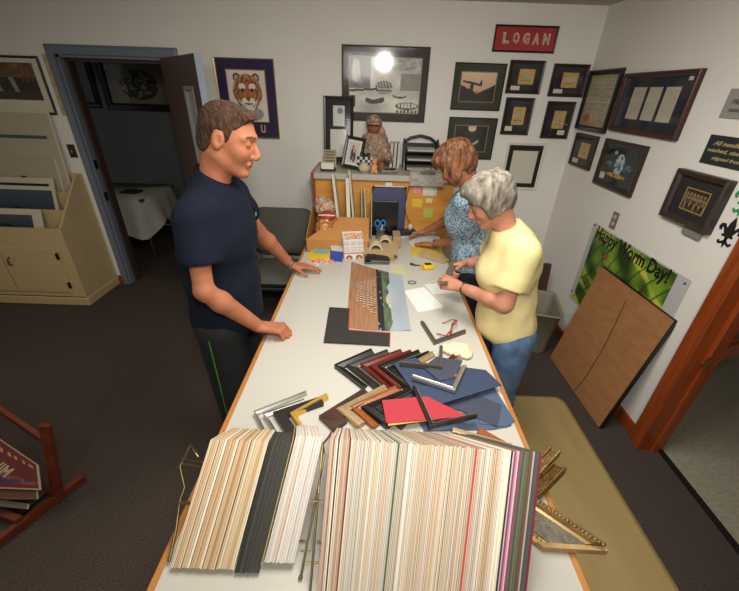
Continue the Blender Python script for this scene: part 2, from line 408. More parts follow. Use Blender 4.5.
# right doorway: stained casing, jamb, swinging louvred door
g = G(); g.sweep([V(WX, DY0, 0), V(WX, DY0, 2.15), V(WX, DY1, 2.15), V(WX, DY1, 0)][::-1], [(0, 0), (0, .022), (.012, .034), (.07, .034), (.085, .022), (.085, 0)][::-1], V(-1, 0, 0))
struct('trim_5', g, orange_z)
g = G(); g.box((WX-.036, DY1-.02, 0), (WX+.125, DY1, 2.15)); g.box((WX-.036, DY0, 0), (WX+.125, DY0+.02, 2.15)); g.box((WX-.03, DY0, 2.13), (WX+.125, DY1, 2.15)); g.box((WX+.05, DY1-.035, 0), (WX+.085, DY1-.02, 2.13)); struct('trim_6', g, orange_z)
# louvred cafe door beyond the right doorway
lo = thing('door_2', (WX+.035, DY1-.03, .70), None, None); [lo.pop(k) for k in list(lo.keys())]; lo['kind'] = 'structure'
L0 = V(WX+.036, DY1-.028, .70); ld = V(.93, .36, 0).normalized(); ln = ld.cross(V(0, 0, 1))
def lbox(g, u0, u1, z0, z1, t=.03, b=0): g.obox(L0+ld*(u0+u1)/2+V(0, 0, (z0+z1)/2), ld*(u1-u0), ln*t, V(0, 0, z1-z0), 0, b)
louv = wood('louvre_wood', '8a3c16', '9f4c20', 'x', 1)
g = G(); lbox(g, 0, .055, 0, .95); obj('stile', g, orange_z, lo)
g = G(); lbox(g, .365, .42, 0, .95); obj('stile', g, orange_z, lo)
g = G(); lbox(g, .055, .365, 0, .09, .026); obj('rail', g, louv, lo)
g = G(); lbox(g, .055, .365, .87, .95, .026); obj('rail', g, louv, lo)
for i in range(17):
    g = G(); c = L0+ld*.21+V(0, 0, .115+i*.045); g.obox(c, ld*.312, (V(0, 0, 1)*.8+ln*.6)*.042, (ln*.8-V(0, 0, 1)*.6)*.006); obj('louvre_slat', g, louv, lo)
g = G(); p = L0+V(0, 0, .03)-ld*.004; g.obox(p+V(0, -.022, 0), ld*.03, ln*.012, V(0, 0, .05)); g.tube([p+V(-.012, -.03, -.03), p+V(-.012, -.03, .04)], .006); obj('hinge', g, mat('brass_hinge', 'b59a62', .35, 1), lo)
# ------------------------------------------------------------------ framed pictures
blackf = mat('black_frame_lacquer', '1b1715', .3); brownf = mat('dark_brown_frame', '2e1e19', .35, var=.15, vscale=30); greenf = mat('thin_dark_metal_frame', '23281f', .3, .3)
silver = mat('silver_frame', 'b9b4a8', .3, .8); goldf = mat('gold_frame', 'b89b5e', .3, .8); mahog = mat('mahogany_frame', '3d1b17', .3, var=.2, vscale=20)
UZ = V(0, 0, 1)
def framed(name, label, O, ux, w, h, fw, fd, fm, mm, wins, n, group=None, cat='framed picture', tilt=None, uy=UZ, backm=None, prof=None, glass=True, liner=None, extra=None):
    """wins: list of (u0, v0, u1, v1 in metres from the lower left, picture fn, nx, ny)"""
    t = thing(name, O, label, cat, group); O = Vector(O)
    P_ = lambda u, v, d=0: O+ux*u+uy*v+n*d
    pr = prof or [(0, 0), (0, fd*.8), (fw*.2, fd), (fw*.7, fd*.85), (fw, fd*.55), (fw, 0)]
    g = G(); path = [P_(0, 0), P_(w, 0), P_(w, h), P_(0, h)]
    if ux.cross(uy).dot(n) < 0: path.reverse()
    g.sweep(path, pr, n, closed=True); obj('frame', g, fm, t)
    # mat board with openings: built as a grid of rectangles round the windows
    us = sorted({fw*.9, w-fw*.9, *[x for q in wins for x in (q[0], q[2])]}); vs_ = sorted({fw*.9, h-fw*.9, *[x for q in wins for x in (q[1], q[3])]})
    g = G()
    for i in range(len(us)-1):
        for j in range(len(vs_)-1):
            uc, vc = (us[i]+us[i+1])/2, (vs_[j]+vs_[j+1])/2
            if any(q[0] < uc < q[2] and q[1] < vc < q[3] for q in wins): continue
            g.obox(P_(uc, vc, fd*.35), ux*(us[i+1]-us[i]), uy*(vs_[j+1]-vs_[j]), n*.003)
    obj('mat_board', g, mm, t)
    g = G(); g.obox(P_(w/2, h/2, fd*.12), ux*(w-fw), uy*(h-fw), n*.003); obj('backing', g, backm or mat('backing_board', '8a7d66', .8), t)
    for q in wins:
        if liner:
            g = G(); pth = [P_(q[0], q[1], fd*.35), P_(q[2], q[1], fd*.35), P_(q[2], q[3], fd*.35), P_(q[0], q[3], fd*.35)]
            if ux.cross(uy).dot(n) < 0: pth.reverse()
            g.sweep(pth, [(0, 0), (0, .0025), (.007, .0025), (.007, 0)], n, closed=True); obj('mat_liner', g, liner, t)
        if q[4]: 
            a = art('picture', P_(q[0], q[1], fd*.25), ux, uy, q[2]-q[0], q[3]-q[1], q[4], q[5], q[6], t)
            if ux.cross(uy).dot(n) < 0: a.data.flip_normals()
    if extra: extra(t, P_)
    if glass:
        g = G(); g.obox(P_(w/2, h/2, fd*.5), ux*(w-fw*1.8), uy*(h-fw*1.8), n*.0015); obj('glass', g, glass_mat(), t)
    return t
BN, BU = V(0, -1, 0), V(1, 0, 0)
def backpic(name, label, x0, x1, z0, z1, *a, **k): return framed(name, label, (x0, WY-.001, z0), BU, x1-x0, z1-z0, *a, n=BN, **k)
RN, RU = V(-1, 0, 0), V(0, -1, 0)
def rightpic(name, label, y0, y1, z0, z1, *a, **k): return framed(name, label, (WX-.001, y0, z0), RU, y0-y1, z1-z0, *a, n=RN, **k)
# tiger print
def disk(u, v, cu, cv, ru, rv): return ((u-cu)/ru)**2+((v-cv)/rv)**2
def f_tiger(u, v):
    bg = H('dcd8cc'); cu, cv = .5, .56
    r = disk(u, v, cu, cv, .36+.03*nz(u, v, 3, 22), .36); c = bg
    for s_ in (-1, 1):
        e = disk(u, v, cu+s_*.24, cv+.29, .10, .085)
        if e < 1: c = H('b8a48c') if e < .35 else H('5b3a22')
    if disk(u, v, .62, .16, .22+.05*nz(u, v, 4, 20), .13) < 1: c = mix(H('6c6a60'), H('c8beaa'), nz(u, v, 9, 30))
    if r < 1:
        c = mix(H('8f4a24'), H('cf8c52'), nz(u, v, 1, 16))
        a = abs(u-cu); st = math.sin((a*1.4+abs(v-cv)*.9)*46+nz(u, v, 2, 6)*6)
        if r > .2 and st > .55: c = mix(H('241c18'), H('5a3a24'), nz(u, v, 12, 25))
        if r > .72: c = mix(c, H('cfc6b6'), .55*nz(u, v, 14, 16))
        if v < cv-.12 and a > .12: c = mix(c, H('d9d4c8'), .7) if st < .45 else H('403630')
        for s_ in (-1, 1):
            if disk(u, v, cu+s_*.13, cv+.13, .09, .06) < 1: c = H('e6dfd0')
            if disk(u, v, cu+s_*.12, cv+.06, .045, .035) < 1: c = H('3a2c18')
            if disk(u, v, cu+s_*.085, cv-.16, .09, .075) < 1: c = H('e4ddce')
        if disk(u, v, cu, cv-.02, .06, .14) < 1: c = H('b0622f')
        if disk(u, v, cu, cv-.10, .055, .035) < 1: c = H('7a4038')
        if abs(v-(cv-.2)) < .012 and a < .1: c = H('2c2422')
        if disk(u, v, cu, cv-.29, .13, .06) < 1: c = H('dcd6ca')
    return c
def lsu(t, P_):
    g = G()
    for a in ((.345, .1), (.39, .1)): pass
    text('lettering', 'U', P_(.335, .045, .012), BU, UZ, BN, .040, mat('gold_letter', 'c9a04a', .5), t, h=.065, bold=.03)
    text('lettering', 'L S', P_(.13, .045, .012), BU, UZ, BN, .115, mat('gold_letter', 'c9a04a', .5), t, h=.065, bold=.03)
backpic('framed_tiger_print', 'purple-matted tiger head print in a thin gold frame above the man', -1.345, -.85, 1.53, 2.135, .012, .022, goldf, mat('purple_mat', '241b48', .8), [(.085, .13, .415, .525, f_tiger, 66, 78)], liner=mat('orange_bevel', 'c07a3c', .6), extra=lsu)
# black and white riverside photo
def f_bw(u, v):
    k = .62+.3*nz(u*1.3, v*2, 5, 3)
    if u < .3 and v > .45: k = .28+.35*nz(u, v, 2, 11)
    if disk(u, v, .1, .75, .06, .2) < 1: k = .75
    if v > .78 and u > .5: k = .45+.4*nz(u, v, 8, 16)
    if u > .72 and .42 < v < .72: k = .50+.08*nz(u, v, 4, 8)
    if disk(u, v, .49, .5, .12, .09) < 1: k = .25 if math.sin(u*150+v*40) > 0 else .7
    if disk(u, v, .49, .42, .11, .07) < 1: k = .4 if math.sin(v*110) > 0 else .68
    if .24 < u < .50 and abs(v-.2-.35*abs(u-.35)) < .03+.025*nz(u, v, 1, 40): k = .22
    if abs(v-.40-.1*u) < .02 and u < .4: k = .2
    if disk(u, v, .72, .33, .1, .05) < 1 and disk(u, v, .72, .345, .09, .035) > 1: k = .25
    if disk(u, v, .83, .14, .17, .07) < 1 and (disk(u, v, .83, .15, .145, .045) > 1 or math.sin(u*130) > .6): k = .33
    if u < .09 and .1 < v < .32: k = .18
    if v < .07 and u > .68 and math.sin(u*120) > 0: k = .3
    k = k*(.92+.16*nz(u, v, 11, 45)); return [k, k*.985, k*.93]
backpic('framed_riverside_photograph', 'large black and white riverside photograph in a dark silver-edged frame', -.29, .427, 1.70, 2.25, .010, .022, mat('pewter_frame', '6e6c66', .3, .7), mat('charcoal_mat', '3c3834', .8), [(.058, .065, .66, .475, f_bw, 110, 76)], liner=mat('tan_bevel', '9a8a74', .6))
# left picture
def f_town(u, v):
    c = mix(H('10100f'), H('2b2620'), nz(u, v, 1, 14))
    if v > .62: c = mix(H('2a2018'), H('9a6a34'), nz(u, v, 4, 7))
    if u > .74 and v > .5 and math.sin(u*90) > .3: c = H('6a3424')
    for cu in (.36, .62, .12):
        if abs(u-cu-(v-.4)*-.1) < .05 and .22 < v < .62: c = H('8b877c') if abs(u-cu-(v-.4)*-.1) < .035 else H('252320')
    if v < .25: c = mix(c, H('5d4a34'), nz(u*3, v*12, 3, 4)*.5)
    return c
backpic('framed_town_print', 'dark street scene print in a thin black frame above the white print bin', -3.50, -2.80, 1.665, 2.10, .018, .02, blackf, mat('cream_mat', 'cbc5b2', .8), [(.07, .11, .63, .385, f_town, 80, 50)])
# olive framed pair
def f_plane(u, v):
    c = mix(H('c98a6a'), H('d9c2a6'), v)
    hz_ = .30+.28*abs(u-.5)*2*(.8+.5*nz(u, 0, 3, 12))
    if v < hz_: c = mix(H('15100f'), H('2a1c18'), nz(u, v, 2, 20))
    if abs(v-.62-(.36-u)*.22) < .045*(1-abs(u-.36)*1.6) and .06 < u < .62: c = H('2b2a30')
    if disk(u, v, .58, .63, .03, .10) < 1 or (.28 < u < .42 and abs(v-.54-(u-.3)*.7) < .03): c = H('2b2a30')
    if .30 < u < .38 and v < .56: c = H('201a1a')
    if disk(u, v, .5, .32, .03, .06) < 1: c = H('c06a40')
    return c
def f_bird(u, v):
    c = mix(H('12130f'), H('2f3a2c'), nz(u, v, 6, 6)*nz(u, v, 2, 20)*1.6)
    if disk(u, v, .52, .9, .12, .14) < 1: c = H('d8b8a8')
    if disk(u, v, .38, .28, .2, .14) < 1 and nz(u, v, 8, 9) > .42: c = H('c9cbd0')
    if abs(v-.2-(u-.5)*.9) < .05 and .45 < u < .75: c = H('a9abae')
    return c
olive = mat('olive_mat', '343a2c', .8); pinkb = mat('rose_bevel', '8e6a5a', .6)
backpic('framed_airplane_print', 'airplane at sunset print with an olive mat in a thin dark frame', .64, 1.062, 1.81, 2.155, .008, .02, greenf, olive, [(.058, .06, .36, .285, f_plane, 60, 44)], liner=pinkb)
backpic('framed_waterfowl_print', 'dark print of white birds with an olive mat, below the airplane print', .645, 1.066, 1.413, 1.754, .008, .02, greenf, olive, [(.06, .06, .355, .28, f_bird, 60, 44)], liner=pinkb)
# LOGAN
def logan(t, P_):
    cols = ['7f8a68', '5a4a3e', 'a6b0a4', '8ea0b6', 'c8b46a']
    cut = ['b9b29c', 'c8a88c', 'b84a34', 'd39a3a', '6f86a6']
    for i, ch in enumerate('LOGAN'):
        O_ = P_(.068+i*.080, .055, .010)
        text('letter', ch, O_+BN*.0, BU, UZ, BN, .052, mat('letter_back_'+ch.lower(), 'd8d0bc', .6), t, h=.075, bold=.06, depth=.001)
        text('letter', ch, O_+BN*.0011, BU, UZ, BN, .048, mat('letter_photo_'+ch.lower(), cols[i], .6, col2=cut[i], vscale=45), t, h=.070, bold=.03, depth=.0008)
backpic('framed_name_sign', 'red framed name sign spelling LOGAN in picture letters', .918, 1.415, 2.233, 2.412, .013, .022, blackf, mat('red_mat', 'a3202c', .7), [(.248, .02, .2485, .0205, None, 1, 1)], extra=logan)
# small gold-matted prints
def f_small(seed, tall):
    def f(u, v):
        c = mix(H('b08e4a'), H('c9a862'), nz(u, v, seed, 3))
        if disk(u, v, .5, .55, .15, .2) < 1: c = mix(H('6f6a60'), H('d6d2c6'), nz(u, v, seed, 18))
        if disk(u, v, .55, .35, .25, .10) < 1: c = mix(H('5d4a2c'), H('e0dccc'), nz(u, v, seed+3, 14))
        if abs(v-.25) < .05 and .2 < u < .8 and nz(u, v, seed+1, 20) > .5: c = H('5a4a2c')
        return c
    return f
blk = mat('black_mat', '1d1c20', .85); card = mat('white_card', 'c9c4b4', .7)
def smallpic(label, x0, x1, z0, z1, seed, cx=.04, left=True, fn=backpic):
    w, h = abs(x1-x0), z1-z0; pw, ph = (w*.45, h*.46) if w > h else (w*.44, h*.48)
    u0 = (w-pw)/2+ .01; v0 = (h-ph)/2+.004
    def lab(t, P_):
        g = G(); uc = w*.26 if left else w*.72; n_ = P_(0, 0, 1)-P_(0, 0, 0); ux_ = P_(1, 0)-P_(0, 0)
        g.obox(P_(uc, h*.17, .0105), ux_*w*.26, UZ*h*.13, n_*.001); obj('title_card', g, card, t)
    return fn('framed_small_print', label, x0, x1, z0, z1, .022, .02, brownf, blk, [(u0, v0, u0+pw, v0+ph, f_small(seed, h > w), 24, 24)], group=None, extra=lab)
smallpic('small wide bird print with black mat, directly below the red LOGAN sign', 1.085, 1.372, 1.946, 2.183, 1)
smallpic('small wide bird print, upper row, nearest the room corner', 1.445, 1.738, 1.933, 2.168, 2)
smallpic('small upright bird print directly above the frame holding a blank sheet', 1.107, 1.350, 1.628, 1.917, 3)
smallpic('small upright bird print, lower row, nearest the room corner', 1.465, 1.703, 1.608, 1.899, 4, left=False)
backpic('framed_blank_sheet', 'blank pale sheet in a black mat and thin white frame beside the grey-haired woman', 1.197, 1.545, 1.153, 1.565, .022, .012, mat('white_frame', 'd2cdc2', .5), mat('plain_black_mat', '1a1a17', .85), [(.062, .06, .29, .345, lambda u, v: H('c6c1b3'), 2, 2)], glass=False)
# right wall
def f_doc(u, v):
    c = mix(H('a08f72'), H('b3a488'), nz(u, v, 2, 2))
    for a, b, c_, d in ((.06, .56, .48, .95), (.52, .60, .95, .95), (.06, .08, .45, .50), (.50, .10, .92, .52)):
        if a < u < c_ and b < v < d:
            c = H('b9b19c')
            if int(v*60) % 3 == 0 and a+.05 < u < c_-.05 and nz(u, v, 7, 30) > .35: c = H('8d8674')
    if disk(u, v, .2, .13, .14, .08) < 1: c = H('cf5a35')
    return c
rightpic('framed_documents', 'four small documents with an orange sticker in a black frame next to the corner', 3.505, 3.053, 1.697, 2.125, .035, .03, blackf, mat('tan_mat', 'a49678', .8), [(.045, .045, .407, .383, f_doc, 50, 50)])
def f_page(u, v): return H('b9b29f') if not (int(v*26) % 2 == 0 and .12 < u < .88 and .1 < v < .9 and nz(u, v*3, 5, 20) > .42) else H('a7a08e')
rightpic('framed_three_page_display', 'large mahogany frame with three white pages on a navy mat', 3.0, 2.31, 1.728, 2.087, .030, .032, mahog, mat('navy_mat', '191e2c', .8), [(.13, .085, .27, .275, f_page, 14, 26), (.292, .085, .42, .275, f_page, 14, 26), (.445, .085, .575, .275, f_page, 14, 26)],
         extra=lambda t, P_: obj('corner_emblem', G().obox(P_(.62, .315, .0125), RU*.035, UZ*.02, RN*.001), mat('emblem_white', 'b9b9b9', .6), t))
smallpic('small bird print on gold paper, the only such print on the right wall', 3.461, 3.110, 1.413, 1.670, 6, fn=rightpic)
def f_dark(u, v):
    c = mix(H('0c0f12'), H('1c2224'), nz(u, v, 2, 8))
    if disk(u, v, .5, .55, .14, .3) < 1 and nz(u, v, 3, 9) > .35: c = mix(H('7fa0b0'), H('cfdcdc'), nz(u, v, 4, 14))
    if disk(u, v, .5, .5, .42, .12) < 1 and nz(u, v, 6, 12) > .5: c = H('3f6f86')
    if disk(u, v, .5, .22, .3, .07) < 1: c = H('b98a3a') if nz(u, v, 5, 14) > .4 else H('4a3a1c')
    if disk(u, v, .3, .85, .05, .05) < 1: c = H('a9aab0')
    return c
rightpic('framed_night_scene', 'dark print with a glowing blue and gold centre in a wide dark frame', 2.995, 2.515, 1.347, 1.672, .034, .026, brownf, blk, [(.05, .045, .43, .28, f_dark, 60, 44)],
         extra=lambda t, P_: obj('title_card', G().obox(P_(.085, .075, .0115), RU*.06, UZ*.045, RN*.001), card, t))
def f_group(u, v):
    c = mix(H('150f0c'), H('3a281c'), nz(u, v, 3, 10))
    for row, n_ in ((.72, 7), (.55, 8), (.28, 5)):
        for i in range(n_):
            if disk(u, v, (i+.6)/n_, row, .05, .085) < 1: c = H('8d7458')
            if disk(u, v, (i+.6)/n_, row-.14, .06, .09) < 1: c = H('4a3a30') if i % 2 else H('70604c')
    return c
rightpic('framed_group_photograph', 'group photograph with gold edging in a thick brown box frame', 2.176, 1.828, 1.330, 1.601, .036, .045, mat('brown_box_frame', '32251f', .4, var=.2, vscale=25), blk, [(.095, .07, .262, .19, f_group, 50, 36)], liner=mat('gold_fillet', 'b79f62', .35, .5))
g = G(); g.box((WX-.02, 1.87, 1.285), (WX, 1.99, 1.345)); solo('grey_wall_plate', g, mat('grey_plate', '7b7a76', .4), 'grey plate on the wall half hidden under the brown box frame', 'wall plate')
g = G(); y0, y1, z0, z1 = 2.633, 2.568, 1.10, 1.22
t = thing('power_outlet', (WX, 2.60, 1.10), 'metal double power outlet on the right wall above the green poster', 'outlet')
g.obox(V(WX-.003, 2.60, 1.16), V(.006, 0, 0), V(0, .07, 0), V(0, 0, .122), 0, .002); obj('cover_plate', g, mat('steel_plate', '8d8678', .35, .6), t)
for z in (1.135, 1.185):
    g = G(); g.lathe((WX-.006, 2.60, z), [(.017, 0), (.017, .003), (.014, .004)], 16, axis=V(-1, 0, 0)); obj('socket', g, mat('ivory_socket', 'a8a291', .5), t)
# signs
t = thing('motto_sign', (WX, 2.096, 1.646), 'dark sign with three lines of gold script on the right wall', 'sign')
g = G(); g.box((WX-.006, 1.70, 1.646), (WX-.001, 2.096, 1.784)); obj('sign_board', g, mat('dark_green_sign', '20292b', .5), t)
gs = mat('gold_script', 'b9a46c', .5)
for s_, z, a, w_ in (('All needlework a', 1.738, 2.055, .27), ('washed, sized and b', 1.703, 2.075, .31), ('aligned from back', 1.667, 2.03, .26)): text('lettering', s_, (WX-.0062, a, z), RU, UZ, RN, w_, gs, t, h=.021, shear=.35, bold=.015)
t = thing('grey_sign', (WX, 2.098, 1.862), 'grey sign with black script at the right edge of the photo, above the dark sign', 'sign')
g = G(); g.box((WX-.006, 1.75, 1.862), (WX-.001, 2.098, 1.991)); obj('sign_board', g, mat('grey_sign_board', '8f8d86', .4), t)
for s_, z, a, w_ in (('at', 1.955, 2.035, .03), ('Please', 1.923, 2.06, .10), ('need this', 1.890, 2.06, .13)): text('lettering', s_, (WX-.0062, a, z), RU, UZ, RN, w_, mat('sign_black', '1d1d1d', .5), t, h=.022, shear=.3, bold=.01)
def fleur(name, label, y, z, s, col):
    g = G(); O = V(WX-.001, y, z); pt = lambda a, b: O+RU*a*s+UZ*b*s; n = RN*.003
    def poly(p): g.prism([pt(a, b) for a, b in p], .003, n=RN)
    poly([(0, .5), (.10, .28), (.13, .1), (.05, -.08), (-.05, -.08), (-.13, .1), (-.10, .28)])
    for q in (-1, 1):
        poly([(q*a, b) for a, b in ((.07, -.06), (.14, .12), (.24, .24), (.36, .22), (.42, .10), (.36, .0), (.29, .02), (.31, .10), (.25, .12), (.18, 0), (.12, -.12))])
        poly([(q*a, b) for a, b in ((.03, -.16), (.05, -.26), (.16, -.34), (.22, -.28), (.27, -.33), (.2, -.42), (.08, -.38), (.0, -.28), (0, -.16))])
    poly([(-.2, -.08), (.2, -.08), (.2, -.15), (-.2, -.15)]); poly([(-.05, -.15), (.05, -.15), (.04, -.38), (0, -.5), (-.04, -.38)])
    return solo(name, g, mat(name+'_paint', col, .6), label, 'wall decal')
fleur('fleur_de_lis_decal', 'black fleur-de-lis on the right wall beside the wooden casing', 1.742, 1.372, .155, '17171a')
fleur('green_fleur_de_lis_decal', 'green fleur-de-lis on the right wall above the black one', 1.745, 1.53, .155, '2f8a57')
# poster
t = thing('worm_day_poster', (WX, 2.80, .40), 'green leafy poster reading Happy Worm Day! taped to the right wall', 'poster')
g = G(); g.box((WX-.003, 1.80, .40), (WX-.001, 2.82, 1.075)); obj('paper', g, mat('poster_paper', 'b7b5b6', .6), t)
def f_leaf(u, v):
    a = nz(u*2.2+v, v*1.5-u, 3, 2.4); b = nz(u+v*2, u*.6, 8, 5)
    c = mix(H('1c3a10'), H('7fa02a'), (a-.3)*2.4); c = mix(c, H('c3c548'), (b-.56)*5)
    if math.sin((u*1.7-v*.9)*26+nz(u, v, 1, 3)*5) > .93: c = mix(c, H('1c350f'), .6)
    for cu, cv, r in ((.245, .74, .030), (.775, .62, .035)):
        if disk(u, v, cu, cv, r, .05) < 1: c = H('6e3328') if nz(u, v, 5, 30) > .45 else H('8d5a3c')
        if abs(u-cu+(v-cv+.12)*.3) < .008 and cv-.25 < v < cv: c = H('5b3a22')
        if abs(u-cu+.04-(v-cv)*.8) < .006 and cv < v < cv+.1: c = H('4a2c1c')
    if disk(u, v, .8, .5, .14, .12) < 1 and nz(u, v, 3, 8) > .4: c = mix(c, H('b9b930'), .6)
    return c
art('printed_leaves', (WX-.0034, 2.765, .42), RU, UZ, .865, .645, f_leaf, 110, 80, t)
bt = mat('poster_black', '0f130d', .5)
text('lettering', 'Happy Worm Day!', (WX-.0036, 2.745, .950), RU, UZ, RN, .80, bt, t, h=.125, bold=.032)
for a, b in ((2.80, 1.06), (1.83, 1.045), (2.805, .47)):
    g = G(); g.ball((WX-.006, a, b), .007, 8); obj('push_pin', g, mat('blue_pin', '2c3f7d', .4), t)
# light switch by the hall door
c = py(72.5, 151, WY)
t = thing('light_switch', (c.x, WY, c.z-.06), 'brown metal light switch plate between the print bin and the blue door casing', 'light switch')
g = G(); g.obox(V(c.x, WY-.003, c.z), V(.07, 0, 0), V(0, .006, 0), V(0, 0, .115), 0, .002); obj('cover_plate', g, mat('bronze_plate', '41382c', .4, .5), t)
g = G(); g.obox(V(c.x, WY-.011, c.z), V(.01, 0, 0), V(0, .014, .004), V(0, 0, .022)); obj('toggle', g, mat('switch_toggle', '8a857a', .5), t)
# paper height strip beside the casing
g = G(); g.box((DX0-.118, WY-.002, 1.66), (DX0-.072, WY, 2.12)); o = solo('height_chart', g, mat('measuring_paper', 'b3a484', .8), 'narrow paper measuring strip taped beside the blue door casing', 'measuring strip')
for i in range(5): text('red_figure', str(i+3), (DX0-.105, WY-.0022, 1.70+i*.09), BU, UZ, BN, .014, mat('red_ink', 'a8503c', .6), o, h=.03)
for ch in o.children: ch.location = -Vector(o.location)*0
# ------------------------------------------------------------------ hall beyond the door
framed('framed_wreath_print', 'dim wreath drawing in a wide black frame on the hall wall', (-3.62, 5.498, 1.60), BU, 1.02, .63, .09, .03, blackf, mat('tan_hall_mat', '7d7158', .8), [(.14, .11, .86, .53, lambda u, v: mix(H('7d7158'), H('25241f'), 1 if (disk(u, v, .48, .48, .36, .42) < 1 and nz(u, v, 2, 16) > .42) else 0), 50, 36)], n=BN)
framed('framed_hall_print', 'nearly black framed print left of the wreath drawing in the hall', (-4.45, 5.498, 1.62), BU, .75, .62, .07, .03, blackf, mat('dim_mat', '3a3833', .8), [(.12, .12, .62, .5, lambda u, v: mix(H('22221f'), H('4a463c'), nz(u, v, 1, 6)), 20, 20)], n=BN)
# draped table in the hall
t = thing('draped_hall_table', (-3.05, 4.55, 0), 'table under a hanging white cloth in the dark hall', 'table')
g = G(); g.box((-3.65, 4.25, .70), (-2.72, 5.0, .735)); obj('tabletop', g, mat('hall_table_wood', '5a4434', .5), t)
for x, y in ((-3.6, 4.3), (-2.78, 4.3), (-3.6, 4.95), (-2.78, 4.95)):
    g = G(); g.tube([(x, y, 0), (x, y, .70)], .02); obj('leg', g, mat('hall_table_leg', '4a4a48', .4, .5), t)
g = G(); N_ = 72; top, bot = [], []
def rr(i, grow, wob):
    a = 2*PI*i/N_; ca, sa = math.cos(a), math.sin(a); k = 1/max(abs(ca)/(.485+grow), abs(sa)/(.395+grow)); k = min(k, .56+grow)
    return V(-3.185+ca*k*(1+wob*math.sin(a*13)), 4.625+sa*k*(1+wob*math.sin(a*13)), 0)
rings = [[rr(i, 0, 0)+UZ*.742 for i in range(N_)]]
for q in range(1, 7): rings.append([rr(i, .008+.012*q, .006*q)+UZ*(.742-.072*q-.02*q*(math.sin(i*.52)+math.cos(i*.23))*.5) for i in range(N_)])
vs = [p for r in rings for p in r]+[V(-3.185, 4.625, .744)]
fs = [[a*N_+i, a*N_+(i+1) % N_, (a+1)*N_+(i+1) % N_, (a+1)*N_+i][::-1] for a in range(6) for i in range(N_)]+[[len(vs)-1, i, (i+1) % N_] for i in range(N_)]
g.add(vs, fs, 0, True); solo('tablecloth', g, mat('white_cloth', 'b3aea2', .85), 'white cloth hanging over the small table in the hall', 'tablecloth')
g = G(); g.prism([V(-3.30, 4.45, .748), V(-3.20, 4.42, .748), V(-3.18, 4.46, .95), V(-3.27, 4.49, .95)], .003, n=V(0, -1, 0)); solo('standing_card', g, mat('dim_card', '9c8b78', .7), 'folded card standing on the cloth-covered hall table', 'card')
g = G(); g.prism([V(-3.1, 4.45, .748), V(-2.9, 4.44, .748), V(-2.88, 4.58, .748), V(-3.08, 4.6, .748)], .02); solo('dark_booklet', g, mat('dark_booklet', '23211f', .6), 'dark booklet lying on the cloth-covered hall table', 'booklet')
# ------------------------------------------------------------------ white print bin against the back wall, left
cab = mat('cream_cabinet_paint', 'bda77c', .55, var=.03, vscale=6)
CX1, CX0, CY0, CY1 = -2.765, -4.05, 3.06, WY-.015
t = thing('print_bin', ((CX0+CX1)/2, CY0, 0), 'cream painted print display bin with two cupboard doors below', 'cabinet')
g = G(); g.prism([V(CX1-.02, CY0, 0), V(CX1-.02, CY1, 0), V(CX1-.02, CY1, 1.17), V(CX1-.02, CY1-.07, 1.17), V(CX1-.02, CY0+.02, .79), V(CX1-.02, CY0, .78)], .02, n=V(1, 0, 0)); obj('side_panel', g, cab, t)
g = G(); g.prism([V(CX0, CY0, 0), V(CX0, CY1, 0), V(CX0, CY1, 1.17), V(CX0, CY1-.07, 1.17), V(CX0, CY0+.02, .79), V(CX0, CY0, .78)], .02, n=V(1, 0, 0)); obj('side_panel', g, cab, t)
g = G(); g.box((CX0+.02, CY0, .09), (CX1-.02, CY0+.02, .78)); obj('front_panel', g, cab, t)
g = G(); g.box((CX0-.01, CY0-.018, 0), (CX1+.01, CY0, .085), b=.006); g.box((CX1, CY0-.018, 0), (CX1+.015, CY1, .085), b=.006); obj('plinth', g, cab, t)
g = G(); g.box((CX0+.02, CY0+.02, .60), (CX1-.02, CY1, .615)); obj('bin_floor', g, cab, t)
for y, z in ((CY0+.17, .90), (CY0+.32, 1.03)): g = G(); g.box((CX0+.02, y, .615), (CX1-.02, y+.012, z)); obj('divider', g, cab, t)
g = G(); g.box((CX0+.02, CY1-.02, .615), (CX1-.02, CY1, 1.17)); obj('back_panel', g, cab, t)
for x0, x1, hx_ in ((-3.40, -2.885, -3.33), (-3.93, -3.415, -3.48)):
    g = G(); g.box((x0, CY0-.016, .14), (x1, CY0, .60), b=.004); d_ = obj('door', g, cab, t)
    g = G(); c_ = V(hx_, CY0-.018, .46); g.tube([c_+V(0, 0, -.04), c_+V(0, -.022, -.03), c_+V(0, -.03, 0), c_+V(0, -.022, .03), c_+V(0, 0, .04)], .006, 8)
    h_ = obj('handle', g, mat('bronze_pull', '4b3d2a', .35, .6), d_)
    for z in (.22, .52):
        xx = x1 if x1 > -3.1 else x0
        g = G(); g.box((xx-.006, CY0-.02, z-.03), (xx+.012, CY0-.001, z+.03)); obj('hinge', g, mat('dark_hinge', '2e271d', .4, .5), d_)
pw = mat('print_margin', 'c6beaa', .7)
def bin_print(label, x0, x1, yb, zb, h, lean, fn, mar=(.05, .06, .05, .06), nx=50, ny=36):
    O = V(x0, yb, zb); uy = V(0, math.sin(lean), math.cos(lean)); n = V(0, -math.cos(lean), math.sin(lean)); w = x1-x0
    t = thing('matted_print', O, label, 'matted print', 'prints standing in the cream bin')
    g = G(); g.obox(O+BU*w/2+uy*h/2, BU*w, uy*h, n*.004); obj('mat_board', g, pw, t)
    art('picture', O+BU*mar[0]+uy*mar[1]+n*.0026, BU, uy, w-mar[0]-mar[2], h-mar[1]-mar[3], fn, nx, ny, t)
def f_sea(seed, dark=0):
    def f(u, v):
        c = mix(H('1f2a38'), H('3d4a5c'), v) if v > .45 else mix(H('12181f'), H('232a30'), nz(u, v*4, seed, 5))
        if .3+.25*math.exp(-((u-.5)/.2)**2)*1.2 > v > .2: c = H('15171c')
        if seed == 2 and v < .5 and u < .3: c = mix(c, H('a86a34'), .5)
        return c
    return f
